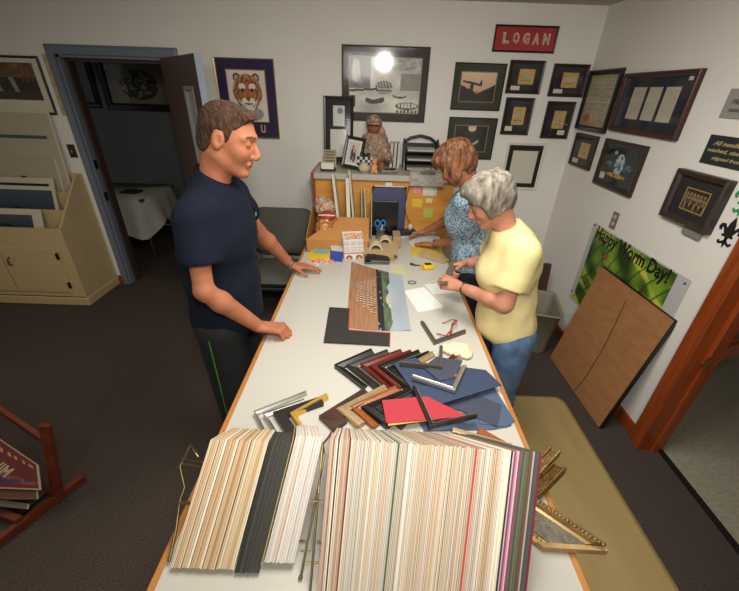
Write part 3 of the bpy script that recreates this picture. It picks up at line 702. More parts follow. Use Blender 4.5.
bin_print('wide dusk seascape print in the front row of the cream bin, nearest the front edge', -3.62, -2.99, CY0+.06, .62, .30, .25, f_sea(2), (.05, .05, .09, .05))
bin_print('blue mountain print in the middle row of the cream bin, with a small white card', -3.70, -2.93, CY0+.20, .63, .46, .22, f_sea(3), (.06, .05, .03, .035))
bin_print('plain pale print with a dark window strip behind the blue mountain print', -3.72, -2.97, CY0+.255, .63, .52, .22, lambda u, v: H('1a1513') if v > .80 and u > .3 else H('a79d86'), (.05, .05, .05, .05))
bin_print('tall blank-looking print at the back of the cream bin, leaning on the wall', -3.78, -2.92, CY0+.35, .66, .78, .11, lambda u, v: H('2b2a2a') if disk(u, v, .60, .62, .03, .02) < 1 else H('a9a08b'), (.02, .02, .02, .02), 90, 60)
bin_print('tallest print in the cream bin with a thin blue-grey stripe, leaning on the wall', -3.80, -2.85, CY0+.375, .68, 1.02, .075, lambda u, v: H('46505c') if abs(v-.80) < .008 and u < .93 else H('aea58f'), (.02, .02, .02, .02), 40, 70)
g = G(); g.obox(V(-3.19, CY0+.232, .79), BU*.11, V(0, .02, .085), V(0, -.001, 0.0004)); solo('title_card', g, card, 'small white card clipped on the front of the blue mountain print', 'card')
# ------------------------------------------------------------------ dark grey chair
gf = mat('charcoal_upholstery', '56574e', .9, var=.08, vscale=120, bump=.2, bscale=300); bk = mat('black_plastic', '171717', .4)
def cushion(g, c, a, b, h, puff, n=14, mi=0, up=UZ):
    """soft cushion: a x b footprint vectors, thickness h"""
    c = Vector(c); vs = []; N1 = n+1
    for s_ in (1, -1):
        for j in range(N1):
            for i in range(N1):
                u, v = 2*i/n-1, 2*j/n-1; e = (1-u**6)*(1-v**6); r_ = .93+.07*min(1, e*3)
                vs.append(c+a*.5*u*(1 if abs(v) < .8 else 1-.10*(abs(v)-.8)/.2*abs(u)**3)+b*.5*v*(1 if abs(u) < .8 else 1-.10*(abs(u)-.8)/.2*abs(v)**3)+up*s_*(h*.5*(max(e, 0)**.25)+puff*max(e, 0)*(1-.6*(u*u+v*v)/2)))
    fs = []
    for s_ in (0, 1):
        o = s_*N1*N1
        for j in range(n):
            for i in range(n):
                f = [o+j*N1+i, o+j*N1+i+1, o+(j+1)*N1+i+1, o+(j+1)*N1+i]; fs.append(f if s_ == 0 else f[::-1])
    return g.add(vs, fs, mi, True)
c0 = py(262, 214, 3.30); c1 = py(318, 214, 3.30)
X0, X1 = -1.12, -.56
t = thing('office_armchair', ((X0+X1)/2, 3.05, 0), 'charcoal upholstered armchair against the back wall behind the man', 'chair')
g = G(); cushion(g, ((X0+X1)/2, 3.33, .74), V(X1-X0, 0, 0), V(0, .10, .42), .07, .012, up=V(0, -1, .25).normalized()); obj('backrest', g, gf, t)
g = G(); cushion(g, ((X0+X1)/2, 3.03, .445), V(X1-X0-.02, 0, 0), V(0, .52, -.02), .09, .02); obj('seat', g, gf, t)
g = G(); g.box((X0+.02, 2.79, .36), (X1-.02, 3.28, .40), b=.01); obj('seat_frame', g, bk, t)
for x in (X0-.015, X1+.015):
    g = G(); g.tube([(x, 2.84, .38), (x, 2.82, .60), (x, 2.88, .64), (x, 3.22, .64), (x, 3.28, .60), (x, 3.29, .42)], .014, 8); g.box((x-.025, 2.88, .63), (x+.025, 3.20, .66), b=.01); obj('armrest', g, bk, t)
for x in (X0, X1):
    for y in (2.82, 3.30): g = G(); g.tube([(x, y, 0), (x, y, .38)], .013, 8); obj('leg', g, bk, t)
# ------------------------------------------------------------------ waste bin
binm = mat('beige_grey_plastic', '7f7a6a', .45, var=.03)
c = V(1.44, 2.70, 0)
t = thing('waste_bin', c, 'grey rectangular plastic waste bin on the carpet behind the yellow shirt', 'waste bin')
def rrect(cx, cy, a, b, r, z, n=5):
    o = []
    for qx, qy, s_ in ((1, 1, 0), (-1, 1, 1), (-1, -1, 2), (1, -1, 3)):
        for i in range(n+1): al = s_*PI/2+PI/2*i/n; o.append(V(cx+qx*(a-r)+math.cos(al)*r, cy+qy*(b-r)+math.sin(al)*r, z))
    return o
def loft(g, rings, mi=0, caps=(1, 0)):
    n = len(rings[0]); vs = [p for r in rings for p in r]; g.add(vs, [[i*n+j, i*n+(j+1) % n, (i+1)*n+(j+1) % n, (i+1)*n+j] for i in range(len(rings)-1) for j in range(n)], mi, True)
    if caps[0]: g.add(rings[0], [list(range(n))[::-1]], mi)
    if caps[1]: g.add(rings[-1], [list(range(n))], mi)
g = G(); loft(g, [rrect(c.x, c.y, .125, .165, .05, .0), rrect(c.x, c.y, .132, .172, .05, .02), rrect(c.x, c.y, .155, .215, .06, .39), rrect(c.x, c.y, .168, .228, .06, .395), rrect(c.x, c.y, .170, .230, .06, .41), rrect(c.x, c.y, .160, .220, .055, .412), rrect(c.x, c.y, .151, .211, .055, .39), rrect(c.x, c.y, .128, .168, .05, .03)], caps=(1, 1))
obj('bin_body', g, binm, t)
t.rotation_euler = (0, 0, -.25)
# brown wedge on the floor behind the bin
p = px(541, 290, 1.60); g = G(); g.obox(V(1.60, 3.02, .30), V(.10, 0, 0), V(0, .03, 0), V(0, .1, .60)); solo('wood_offcut', g, mat('brown_offcut', '3f2a22', .5), 'dark brown wooden piece leaning between the waste bin and the wall', 'wood piece')
# ------------------------------------------------------------------ big paper backed frame leaning on the right wall
A, B, Tn = V(1.545, 2.46, .002), V(1.565, 1.715, .002), None
up_ = V(1.735-1.555, .05, .84); upn = up_.normalized(); ln_ = (B-A); Lh = up_.length
nn = ln_.cross(up_).normalized(); nn = nn if nn.x < 0 else -nn
t = thing('paper_backed_frame', (A+B)/2, 'large framed piece seen from its brown paper back, leaning on the right wall', 'picture frame')
g = G(); g.obox((A+B)/2+up_/2-nn*.016, ln_, up_, nn*.03, 0, .003); obj('frame', g, mat('black_frame_edge', '15120f', .4), t)
kraft = mat('kraft_paper', '91633a', .75, col2='9e6f43', vscale=9, stretch=(1, 1, 3))
g = G(); g.obox((A+B)/2+up_/2+nn*.0005, ln_*.985, up_*.985, nn*.003); obj('dust_cover', g, kraft, t)
g = G(); q = lambda u, v: A+ln_*u+up_*v+nn*.004
g.tube([q(.55, .02), q(.58, .2), q(.57, .5), q(.53, .75), q(.50, .90)], .0022, 6); obj('hanging_wire', g, mat('wire_dark', '3b2c1c', .4, .5), t)
# ------------------------------------------------------------------ standing mat
g = G(); loft(g, [rrect(1.03, .80, .415, 1.20, .07, .001), rrect(1.03, .80, .41, 1.195, .07, .008), rrect(1.03, .80, .385, 1.17, .06, .018)], caps=(1, 1))
solo('anti_fatigue_mat', g, mat('tan_foam_mat', 'a08a58', .5, var=.05, vscale=3, col2='ab9664', stretch=(3, .6, 1)), 'long tan cushioned floor mat beside the right side of the counter', 'floor mat')
# ------------------------------------------------------------------ wooden print rack, lower left
rw = wood('rack_cherry', '5a2413', '6e3018', 'y', 1.)
def PT(x, y, z): return pz(x, y, z)
t = thing('folding_print_rack', pz(30, 480, 0), 'reddish wooden folding print rack on the carpet at the lower left edge', 'print rack')
z = .30
a0 = pz(-60, 360, .55); a1 = pz(41, 438, .42)
g = G(); g.bar(pz(-70, 362, .52), pz(44, 440, .40), .02, .045); obj('top_rail', g, rw, t)
g = G(); g.bar(pz(45, 425, .50), pz(59, 499, .02), .045, .022, up=V(0, 1, 0)); obj('post', g, rw, t)
g = G(); g.bar(pz(83, 478, .03), pz(-60, 585, .03), .03, .04); obj('foot_rail', g, rw, t)
g = G(); g.bar(pz(58, 494, .05), pz(-60, 445, .05), .03, .03); obj('cross_rail', g, rw, t)
g = G(); g.bar(pz(20, 520, .06), pz(-60, 492, .06), .03, .03); obj('cross_rail', g, rw, t)
g = G(); g.prism([pz(50, 490, .052), pz(22, 515, .052), pz(-70, 470, .052), pz(-70, 425, .30)], .006, n=V(0, 0, 1)); obj('rack_panel', g, mat('rack_board', '33190f', .6), t)
def f_ac(u, v):
    c = mix(H('4a1416'), H('5e2220'), nz(u, v, 1, 4))
    if v > .74 and int(u*26) % 2 == 0 and v < .86: c = H('a86848')
    if .1 < v < .28: c = H('33284a') if nz(u, v, 4, 9) > .5 else H('7a3430')
    return c
def flat_print(label, q, fn, z, txt=False):
    t = thing('rack_print', q[3], label, 'print', 'prints lying in the wooden rack')
    e1 = (q[2]-q[3]); e2 = (q[0]-q[3]); n = e1.cross(e2).normalized(); n = n if n.z > 0 else -n
    g = G(); g.prism([q[0], q[1], q[2], q[3]], .004, n=n); obj('mat_board', g, mat('rack_print_cream', '9a8566', .7), t)
    m_ = [a+(sum(q, V(0, 0, 0))/4-a)*.05+n*.0045 for a in q]
    nx, ny = 60, 40; vs = []
    for j in range(ny+1):
        for i in range(nx+1):
            u, v = i/nx, j/ny; vs.append((m_[3]*(1-u)+m_[2]*u)*(1-v)+(m_[0]*(1-u)+m_[1]*u)*v)
    g = G(); g.add(vs, [[j*(nx+1)+i, j*(nx+1)+i+1, (j+1)*(nx+1)+i+1, (j+1)*(nx+1)+i] for j in range(ny) for i in range(nx)])
    o = obj('picture', g, attr_mat(), t); ca = o.data.color_attributes.new('Col', 'FLOAT_COLOR', 'CORNER'); buf = []
    for j in range(ny):
        for i in range(nx): buf += [*lin(fn((i+.5)/nx, (j+.5)/ny)), 1]*4
    ca.data.foreach_set('color', buf)
    return t, m_, n
PL0, PN = pz(40, 475, .24), V(.12, -.62, .78).normalized()
def onpl(x, y, off=0): d = ray(x, y); o_ = PL0+PN*off; return CAM+d*((o_-CAM).dot(PN)/d.dot(PN))
q4 = [onpl(-60, 398), onpl(39, 465), onpl(42, 490), onpl(-60, 486)]
t2, mm_, n2 = flat_print('maroon print with slanted pale lettering, topmost in the wooden rack', q4, f_ac, .2)
e = (onpl(18, 470)-onpl(-10, 452)).normalized(); uu = n2.cross(e)
text('lettering', 'NIM', onpl(-12, 467)+n2*.006, e, uu, n2, .115, mat('pale_lettering', 'a58f73', .6), t2, h=.05, bold=.02, shear=.3)
q5 = [onpl(-60, 484, -.02), onpl(38, 489, -.02), onpl(39, 499, -.02), onpl(6, 499, -.02)]
flat_print('brown print showing just below the maroon print in the wooden rack', q5, lambda u, v: mix(H('4a2a20'), H('6a4430'), nz(u, v*6, 2, 5)), .1)
q6 = [onpl(-50, 492, -.05), onpl(30, 504, -.05), onpl(29, 509, -.05), onpl(-55, 501, -.05)]
flat_print('grey print, lowest of the three in the wooden rack', q6, lambda u, v: mix(H('4b4640'), H('6d6860'), nz(u, v*6, 2, 5)), .1)
# ------------------------------------------------------------------ the long counter table
T = .88
TX0, TX1, TY0, TY1 = -.508, .567, -.35, 3.05
oakx = wood('golden_oak_edge', '9c6230', 'b07a40', 'y', 1, .35)
lam = mat('pale_laminate', 'b4b1a7', .35, var=.015, vscale=2)
t = thing('counter_table', ((TX0+TX1)/2, 1.3, 0), 'long pale laminate counter with golden oak edging running down the room', 'table')
g = G(); g.box((TX0+.02, TY0, T-.03), (TX1-.02, TY1, T)); obj('tabletop', g, lam, t)
for x0, x1 in ((TX0, TX0+.0215), (TX1-.0215, TX1)): g = G(); g.box((x0, TY0, T-.045), (x1, TY1, T+.0008), b=.003); obj('edging', g, oakx, t)
g = G(); g.box((TX0, TY0-.02, T-.045), (TX1, TY0, T+.0008), b=.003); obj('edging', g, oakx, t)
basem = wood('base_panel_oak', 'a8662c', 'b97a3c', 'z', 1, .5)
g = G(); g.box((TX0+.14, TY0+.2, .08), (TX1-.16, TY1, T-.03)); obj('base_cabinet', g, basem, t)
g = G(); g.box((TX0+.18, TY0+.22, 0), (TX1-.2, TY1-.02, .08)); obj('plinth', g, bk, t)
# ------------------------------------------------------------------ high cabinet behind the counter
KY, KZ = 3.055, 1.345
t = thing('shelf_cabinet', (.08, 3.3, 0), 'orange wood cabinet with a grey top standing against the back wall', 'cabinet')
kx0, kx1 = -.475, .66
honey = wood('honey_veneer', 'bd8232', 'cb9340', 'x', .8, .45)
g = G(); g.box((kx0, KY, 0), (kx1, WY-.016, KZ-.045)); obj('body', g, honey, t)
g = G(); g.box((kx0-.022, KY-.004, 0), (kx0, WY-.016, KZ-.045)); obj('side_panel', g, orange_z, t)
g = G(); g.box((kx0-.005, KY-.035, KZ-.045), (kx1, WY-.001, KZ)); obj('countertop', g, mat('grey_laminate', 'a9a498', .4), t)
g = G(); g.box((kx0-.03, KY-.037, KZ-.05), (kx0-.005, WY-.001, KZ)); obj('end_edging', g, orange_z, t)
g = G(); g.box((.10, KY-.039, KZ-.085), (.155, KY-.002, KZ-.058)); solo('price_tag', g, card, 'small white label fixed under the grey cabinet top', 'label')
# sticky notes
for nm, x, y, w, h, c, l in (('pink', 387, 187, .055, .045, 'd98a96', 'pink sticky note on the orange cabinet panel'), ('yellow', 386, 203, .085, .065, 'd6b22c', 'large yellow sticky note on the orange cabinet panel'), ('cream', 401.5, 198, .055, .035, 'd9c98a', 'small cream sticky note right of the large yellow note'), ('green', 400.5, 213, .08, .075, 'a9b552', 'light green sticky note on the orange cabinet panel, lowest of the notes')):
    c_ = py(x+14*0, y, KY); c_ = py({'pink': 417, 'yellow': 417, 'cream': 429, 'green': 428}[nm], {'pink': 190, 'yellow': 203, 'cream': 200.5, 'green': 213}[nm], KY)
    g = G(); g.obox(V(c_.x, KY-.004, c_.z), V(w, 0, 0), V(0, .0015, .002), V(0, -.004, h)); solo('sticky_note', g, mat('note_'+nm, c, .7), l, 'sticky note')
c_ = py(430, 189.5, KY); g = G(); g.obox(V(c_.x, KY-.005, c_.z), V(.115, 0, 0), V(0, .0015, 0), V(0, -.004, .10)); solo('pinned_note', g, mat('note_white', 'c6c2b4', .7), 'white paper pinned on the orange cabinet panel between the sticky notes', 'note')
# grey clipboard with papers hanging over the cabinet edge
t = thing('clipboard', (.43, KY-.03, 1.18), 'clipboard of grey papers hanging from the cabinet top edge', 'clipboard')
g = G(); g.box((.29, KY-.047, 1.268), (.57, KY-.039, 1.40)); obj('board', g, mat('grey_board', '807b70', .6), t)
g = G(); g.box((.295, KY-.050, 1.273), (.565, KY-.047, 1.375)); obj('papers', g, mat('printed_sheet', '9a968a', .7, var=.25, vscale=40), t)
g = G(); g.box((.37, KY-.062, 1.365), (.49, KY-.050, 1.387), b=.004); g.tube([(.40, KY-.06, 1.38), (.41, KY-.062, 1.41), (.45, KY-.062, 1.41), (.46, KY-.06, 1.38)], .003, 6); obj('clip', g, mat('steel_clip', '9a9890', .3, .9), t)
# ---- on the cabinet top
def standframe(name, label, x0, x1, y, zb, h, lean, fw, wins, fm, mm, yaw=0, glass=True, roll=0):
    ux = V(math.cos(yaw), math.sin(yaw), 0); n = V(math.sin(yaw), -math.cos(yaw), 0); uy = (UZ*math.cos(lean)-n*math.sin(lean)); nn = (n*math.cos(lean)+UZ*math.sin(lean)); ux, uy = ux*math.cos(roll)-uy*math.sin(roll), uy*math.cos(roll)+ux*math.sin(roll)
    return framed(name, label, V(x0, y, zb), ux, x1-x0, h, fw, .018, fm, mm, wins, nn, cat='photo frame', uy=uy, glass=glass)
standframe('tall_photo_frame', 'tall black frame with two openings leaning on the back wall', -.445, -.19, 3.45, KZ+.001, .54, .12, .024, [(.08, .31, .18, .47, lambda u, v: mix(H('c9c7be'), H('6a7a9a'), 1 if disk(u, v, .6, .75, .25, .15) < 1 else 0), 16, 20), (.055, .06, .195, .285, lambda u, v: H('c8c6bd'), 6, 10)], blackf, mat('black_photo_mat', '1c1b1d', .8))
def f_couple(u, v):
    c = H('b5b0a4')
    if disk(u, v, .40, .78, .10, .09) < 1: c = H('8a5a40')
    if disk(u, v, .62, .62, .10, .09) < 1: c = H('a07050')
    if disk(u, v, .36, .40, .13, .30) < 1: c = H('23201f')
    if disk(u, v, .62, .28, .14, .26) < 1: c = H('5a2428')
    return c
standframe('couple_photo_frame', 'small black photo frame with a couple, tilted on the cabinet top', -.275, -.105, 3.20, KZ+.024, .25, .30, .026, [(.04, .045, .13, .205, f_couple, 24, 34)], blackf, card, yaw=-.16, roll=.13)
t = thing('card_holder', (-.38, 3.13, KZ), 'black card holder with a tan folded card beside the tall black frame', 'card holder')
g = G(); g.box((-.435, 3.09, KZ), (-.315, 3.17, KZ+.028), b=.004); obj('base', g, bk, t)
g = G(); g.obox(V(-.375, 3.10, KZ+.045), V(.10, 0, 0), V(0, .03, .004), V(0, .01, .045)); obj('cards', g, card, t)
g = G(); g.obox(V(-.36, 3.15, KZ+.09), V(.10, .0, 0), V(0, .006, 0), V(0, .03, .135)); o = obj('tan_card', g, mat('tan_card', '8f836a', .7), t)
g = G()
for i in range(5): g.obox(V(-.36, 3.132+i*.0052, KZ+.055+i*.022), V(.075, 0, 0), V(0, .001, 0), V(0, .001, .007))
obj('printed_lines', g, mat('card_ink', '4b4436', .7), t)
# camouflage doll
camo = mat('desert_camo', '6f5442', .9, col2='b39a82', vscale=38, bump=.3, bscale=60)
dx, dy = -.01, 3.36
t = thing('camouflage_doll', (dx, dy, KZ), 'brown doll in desert camouflage and cap sitting on the cabinet top', 'doll')
def pyx(x, y, Y=dy): return py(x, y, Y)
S = SDF((dx-.24, dy-.2, KZ-.01), (dx+.24, dy+.15, KZ+.50), .005)
S.ell((dx, dy, KZ+.13), (.10, .08, .15), k=.03).ell((dx, dy-.01, KZ+.33), (.055, .055, .065), k=.02)
S.cap((dx-.06, dy, KZ+.22), (dx-.12, dy-.04, KZ+.08), .034, .028, .02).cap((dx+.06, dy, KZ+.22), (dx+.12, dy-.04, KZ+.08), .034, .028, .02)
S.cap((dx-.05, dy-.03, KZ+.04), (dx-.075, dy-.13, KZ+.03), .036, .03, .02).cap((dx+.05, dy-.03, KZ+.04), (dx+.075, dy-.13, KZ+.03), .036, .03, .02)
S.plane((0, 0, KZ+.001), (0, 0, -1)); sdf_obj('body', S, mat('doll_brown', '8a5434', .9, var=.15, vscale=60), t)
S = SDF((dx-.24, dy-.2, KZ-.01), (dx+.24, dy+.15, KZ+.50), .006)
S.ell((dx, dy, KZ+.135), (.112, .092, .155), k=.03)
S.cap((dx-.06, dy, KZ+.225), (dx-.125, dy-.04, KZ+.10), .044, .04, .02).cap((dx+.06, dy, KZ+.225), (dx+.125, dy-.04, KZ+.10), .044, .04, .02)
S.cap((dx+.06, dy+.04, KZ+.30), (dx+.15, dy+.02, KZ+.06), .03, .035, .03); S.plane((0, 0, KZ+.002), (0, 0, -1))
sdf_obj('camouflage_jacket', S, camo, t, disp=lambda P: vn(P, 40)*.008)
S = SDF((dx-.12, dy-.16, KZ+.25), (dx+.12, dy+.12, KZ+.46), .005)
S.ell((dx, dy, KZ+.355), (.068, .068, .062), k=.02, cuts=[((dx, dy, KZ+.345), (0, -.35, -1))]).ell((dx, dy-.06, KZ+.352), (.06, .055, .012), k=.012).cap((dx+.03, dy+.05, KZ+.36), (dx+.05, dy+.06, KZ+.2), .035, .03, .03)
sdf_obj('cap', S, camo, t)
g = G(); g.ball((dx-.018, dy-.062, KZ+.335), .006, 8); g.ball((dx+.018, dy-.062, KZ+.335), .006, 8); obj('eyes', g, bk, t)
# small things in front of the doll
t = thing('checked_gift_bag', (-.075, 3.19, KZ), 'small black and white checked bag in front of the doll', 'bag')
g = G(); n_ = 6
for i in range(n_):
    for j in range(5): g.box((-.14+i*.022, 3.165+(i % 2)*.002, KZ+j*.022), (-.14+(i+1)*.022, 3.205, KZ+(j+1)*.022), mi=(i+j) % 2)
obj('checked_body', g, [mat('check_black', '16171d', .6), mat('check_white', 'b9b9b4', .6)], t); t.location = (-.075, 3.19, KZ)
g = G()
for i in range(7): a = 2*PI*i/7; g.tube([V(-.075, 3.185, KZ+.105), V(-.075+.045*math.cos(a), 3.185+.02*math.sin(a), KZ+.14)], [.01, .004], 6)
obj('tissue', g, mat('check_black', '16171d', .6), t)
S = SDF((-.16, 3.02, KZ-.01), (.0, 3.20, KZ+.1), .004); S.ell((-.078, 3.11, KZ+.033), (.046, .038, .036), k=.01).ell((-.078, 3.10, KZ+.062), (.02, .02, .012), k=.02).plane((0, 0, KZ+.001), (0, 0, -1))
t = thing('cream_pincushion', (-.078, 3.11, KZ), 'round cream cloth ball on the cabinet top left of the orange figurine', 'pincushion'); sdf_obj('ball_body', S, mat('cream_felt', 'b5a88c', .9, bump=.4, bscale=120), t, disp=lambda P: vn(P, 90)*.003)
t = thing('orange_figurine', (.005, 3.09, KZ), 'small orange and white cat-like figurine on the cabinet top edge', 'figurine')
S = SDF((-.07, 3.02, KZ-.01), (.08, 3.17, KZ+.13), .0035)
S.ell((.005, 3.09, KZ+.035), (.03, .028, .042), k=.01).ell((.005, 3.085, KZ+.088), (.024, .022, .022), k=.008).cap((-.01, 3.085, KZ+.105), (-.016, 3.085, KZ+.118), .007, .002, .004).cap((.02, 3.085, KZ+.105), (.026, 3.085, KZ+.118), .007, .002, .004).cap((-.012, 3.07, KZ+.02), (-.012, 3.062, KZ+.005), .009, .009, .004).cap((.022, 3.07, KZ+.02), (.022, 3.062, KZ+.005), .009, .009, .004).plane((0, 0, KZ+.001), (0, 0, -1))
sdf_obj('body', S, mat('orange_ceramic', 'a8622a', .35, col2='c9a078', vscale=45), t)
g = G(); g.obox(V(.125, 3.14, KZ+.014), V(.15, .03, 0), V(-.02, .12, 0), V(0, 0, .022), 0, .008); solo('grey_tray_box', g, mat('grey_translucent', '7f7b72', .3), 'flat grey box lying on the cabinet top right of the figurine', 'box')
g = G(); g.tube([(.10, 3.12, KZ+.03), (.16, 3.10, KZ+.032), (.17, 3.13, KZ+.031)], .007, 8); solo('dark_clip', g, bk, 'small dark clip lying on the flat grey box', 'clip')
for i in range(3):
    g = G(); x = .15+i*.032; g.obox(V(x, 3.44, KZ+.10), V(.022, 0, .0), V(0, .16, 0), V(.004, 0, .20), 0, .002)
    solo('white_binder', g, mat('white_binder_cover', 'bdb8aa', .5), 'thin white binder standing between the doll and the black letter tray', 'binder', 'white binders on the cabinet top')
# letter tray
t = thing('letter_tray', (.385, 3.30, KZ), 'black three-tier letter tray with papers on the cabinet top', 'letter tray')
tx0, tx1, ty0, ty1 = .265, .545, 3.24, 3.51
for k, z in enumerate((.012, .085, .158)):
    g = G(); g.box((tx0, ty0, KZ+z-.01), (tx1, ty1, KZ+z-.006)); g.box((tx0, ty0+.1, KZ+z-.01), (tx0+.005, ty1, KZ+z+.035)); g.box((tx1-.005, ty0+.1, KZ+z-.01), (tx1, ty1, KZ+z+.035)); g.box((tx0, ty1-.005, KZ+z-.01), (tx1, ty1, KZ+z+.035)); obj('tray', g, bk, t)
for s_, x in ((-1, tx0-.012), (1, tx1)):
    g = G(); g.prism([V(x, ty0+.03, KZ), V(x, ty1, KZ), V(x, ty1, KZ+.20), V(x, ty0+.20, KZ+.235), V(x, ty0+.12, KZ+.20), V(x, ty0+.05, KZ+.06)], .012, n=V(1, 0, 0)); obj('side_support', g, bk, t)
g = G(); g.tube([(tx0, ty1-.02, KZ+.20), (tx0+.05, ty1-.02, KZ+.235), ((tx0+tx1)/2, ty1-.02, KZ+.255), (tx1-.05, ty1-.02, KZ+.235), (tx1, ty1-.02, KZ+.20)], .012, 8); obj('top_handle', g, bk, t)
for k, z in enumerate((.004, .077, .150)):
    g = G(); g.box((tx0+.02, ty0+.02+k*.01, KZ+z), (tx1-.02, ty1-.02, KZ+z+.012)); solo('paper_stack', g, mat('stack_paper', 'b9b5a8', .7), ['stack of papers in the lowest tier of the black letter tray', 'stack of papers in the middle tier of the black letter tray', 'stack of papers in the top tier of the black letter tray'][k], 'paper stack')
# ------------------------------------------------------------------ far end of the counter
tp = lambda x, y, z=T: pz(x, y, z)
kraftb = mat('kraft_cardboard', 'a8743c', .8, col2='b58247', vscale=5)
t = thing('cardboard_tray_box', (-.22, 2.6, T), 'open kraft cardboard box with a sloped front at the far left of the counter', 'box')
bx0, bx1, by0, by1 = -.478, -.02, 2.50, 3.02
g = G(); prof = [V(bx0, by0, T), V(bx0, by1, T), V(bx0, by1, T+.24), V(bx0, by1-.20, T+.23), V(bx0, by0, T+.09)]
g.prism([p for p in prof], .005, n=V(1, 0, 0)); obj('side_panel', g, kraftb, t)
g = G(); g.prism([p+V(bx1-bx0-.005, 0, 0) for p in [V(bx0, by0, T), V(bx0, by1, T), V(bx0, by1, T+.20), V(bx0, by1-.20, T+.19), V(bx0, by0, T+.09)]], .005, n=V(1, 0, 0)); obj('side_panel', g, kraftb, t)
g = G(); g.box((bx0, by0, T), (bx1, by0+.005, T+.09)); obj('front_panel', g, kraftb, t)
g = G(); g.box((bx0, by0, T), (bx1, by1, T+.004)); obj('bottom', g, kraftb, t)
g = G(); g.prism([V(bx0+.005, by0+.003, T+.09), V(bx1-.005, by0+.003, T+.09), V(bx1-.005, by0+.30, T+.175), V(-.27, by0+.30, T+.175)], .004, n=V(0, -.24, .97)); obj('sloped_flap', g, mat('kraft_flap', 'b67e42', .75, col2='c08a4c', vscale=4), t)
# bags of rolls
bread = mat('bagged_rolls', '9a4f1e', .3, col2='bb8352', vscale=22, bump=.3, bscale=30, spec=.8)
label_r = mat('snack_label_red', '9a3226', .4)
t = thing('bag_of_rolls', (-.375, 2.68, T+.004), 'plastic bag of orange-brown rolls with a red label inside the cardboard box', 'snack bag')
S = SDF((-.49, 2.52, T), (-.22, 2.90, T+.30), .005); S.ell((-.355, 2.70, T+.095), (.08, .085, .095), k=.03).ell((-.345, 2.76, T+.17), (.075, .065, .07), k=.03); sdf_obj('bag', S, bread, t, disp=lambda P: vn(P, 38)*.012)
g = G(); g.ball((-.345, 2.727, T+.20), (.066, .045, .045), 16); obj('label', g, [label_r], t)
g = G(); g.tube([V(-.405, 2.705, T+.215), V(-.345, 2.680, T+.225), V(-.285, 2.705, T+.215)], .006, 8); obj('label_stripe', g, card, t)
t = thing('bag_of_snacks', (-.40, 2.86, T+.10), 'clear twisted bag of tan snacks above the bag of rolls in the cardboard box', 'snack bag')
S = SDF((-.50, 2.74, T+.0), (-.25, 3.0, T+.36), .005); S.ell((-.375, 2.88, T+.22), (.088, .06, .055), k=.03).ell((-.41, 2.90, T+.28), (.05, .04, .035), k=.03).ell((-.34, 2.89, T+.265), (.035, .035, .03), k=.03).ell((-.38, 2.89, T+.11), (.06, .05, .1), k=.03); sdf_obj('bag', S, mat('clear_snack_bag', '9a5a30', .25, col2='b8aa98', vscale=18, spec=.8), t, disp=lambda P: vn(P, 45, 3)*.014)
# white mats standing in the box
for i, (xa, ya, xb, yb, w, c) in enumerate(((338, 214, 329, 176, .028, 'bdb6a2'), (347, 216, 343, 180, .040, 'c4beac'), (353, 216, 345, 172, .02, 'b0a994'), (360, 214, 357, 188, .012, '9c9686'), (364, 214, 360, 190, .010, 'b6ae9a'), (369, 214, 367, 196, .008, 'a89f8a'))):
    top = py(xb+5, yb, 2.99); bot = V(py(xa+3, ya, 2.80).x, 2.80, T+.012)
    g = G(); d = top-bot; g.obox((top+bot)/2, V(w*.7, 0, 0), V(0, .13, 0).cross(d).cross(d).normalized()*-.13, d)
    solo('mat_offcut', g, mat('offcut_'+c, c, .8), 'pale mat board strip standing in the cardboard box', 'mat strip', 'mat board strips in the cardboard box')
# blue portfolio and black case leaning at the cabinet
def slab_px(name, label, cat, corners, Yb, Yt, th_, m_, up=True):
    pass
t = thing('blue_portfolio', (.07, 2.99, T), 'dark blue portfolio standing against the orange cabinet panel', 'portfolio')
x0, x1 = py(372, 200, 3.0).x, py(406, 200, 3.0).x; zt = py(390, 187, 3.02).z
g = G(); g.obox(V((x0+x1)/2, 2.99, (T+zt)/2+.002), V(x1-x0, 0, 0), V(0, .022, -.002), V(0, .05, zt-T), 0, .008); obj('cover', g, mat('navy_vinyl', '262a52', .45), t)
g = G(); g.obox(V((x0+x1)/2, 3.018, zt+.002), V(x1-x0-.04, 0, 0), V(0, .012, 0), V(0, 0, .016)); obj('pages', g, card, t)
g = G()
for x in (x0+.01, x1-.01): g.ball((x, 3.012, zt-.006), (.014, .016, .012), 10)
obj('corner_guards', g, bk, t)
x0b, x1b = py(372, 215, 2.93).x, py(398, 215, 2.93).x; ztb = py(386, 202, 2.94).z
g = G(); g.obox(V((x0b+x1b)/2, 2.925, (T+ztb)/2+.002), V(x1b-x0b, 0, 0), V(0, .03, -.003), V(0, .05, ztb-T), 0, .006); t = thing('black_organizer', (.05, 2.92, T), 'glossy black case standing in front of the dark blue portfolio', 'case'); obj('case_body', g, mat('glossy_black', '101113', .15), t)
g = G(); g.obox(V((x0b+x1b)/2, 2.935, ztb+.004), V(x1b-x0b-.03, 0, 0), V(0, .004, 0), V(0, 0, .004)); obj('zip', g, mat('steel_clip', '9a9890', .3, .9), t)
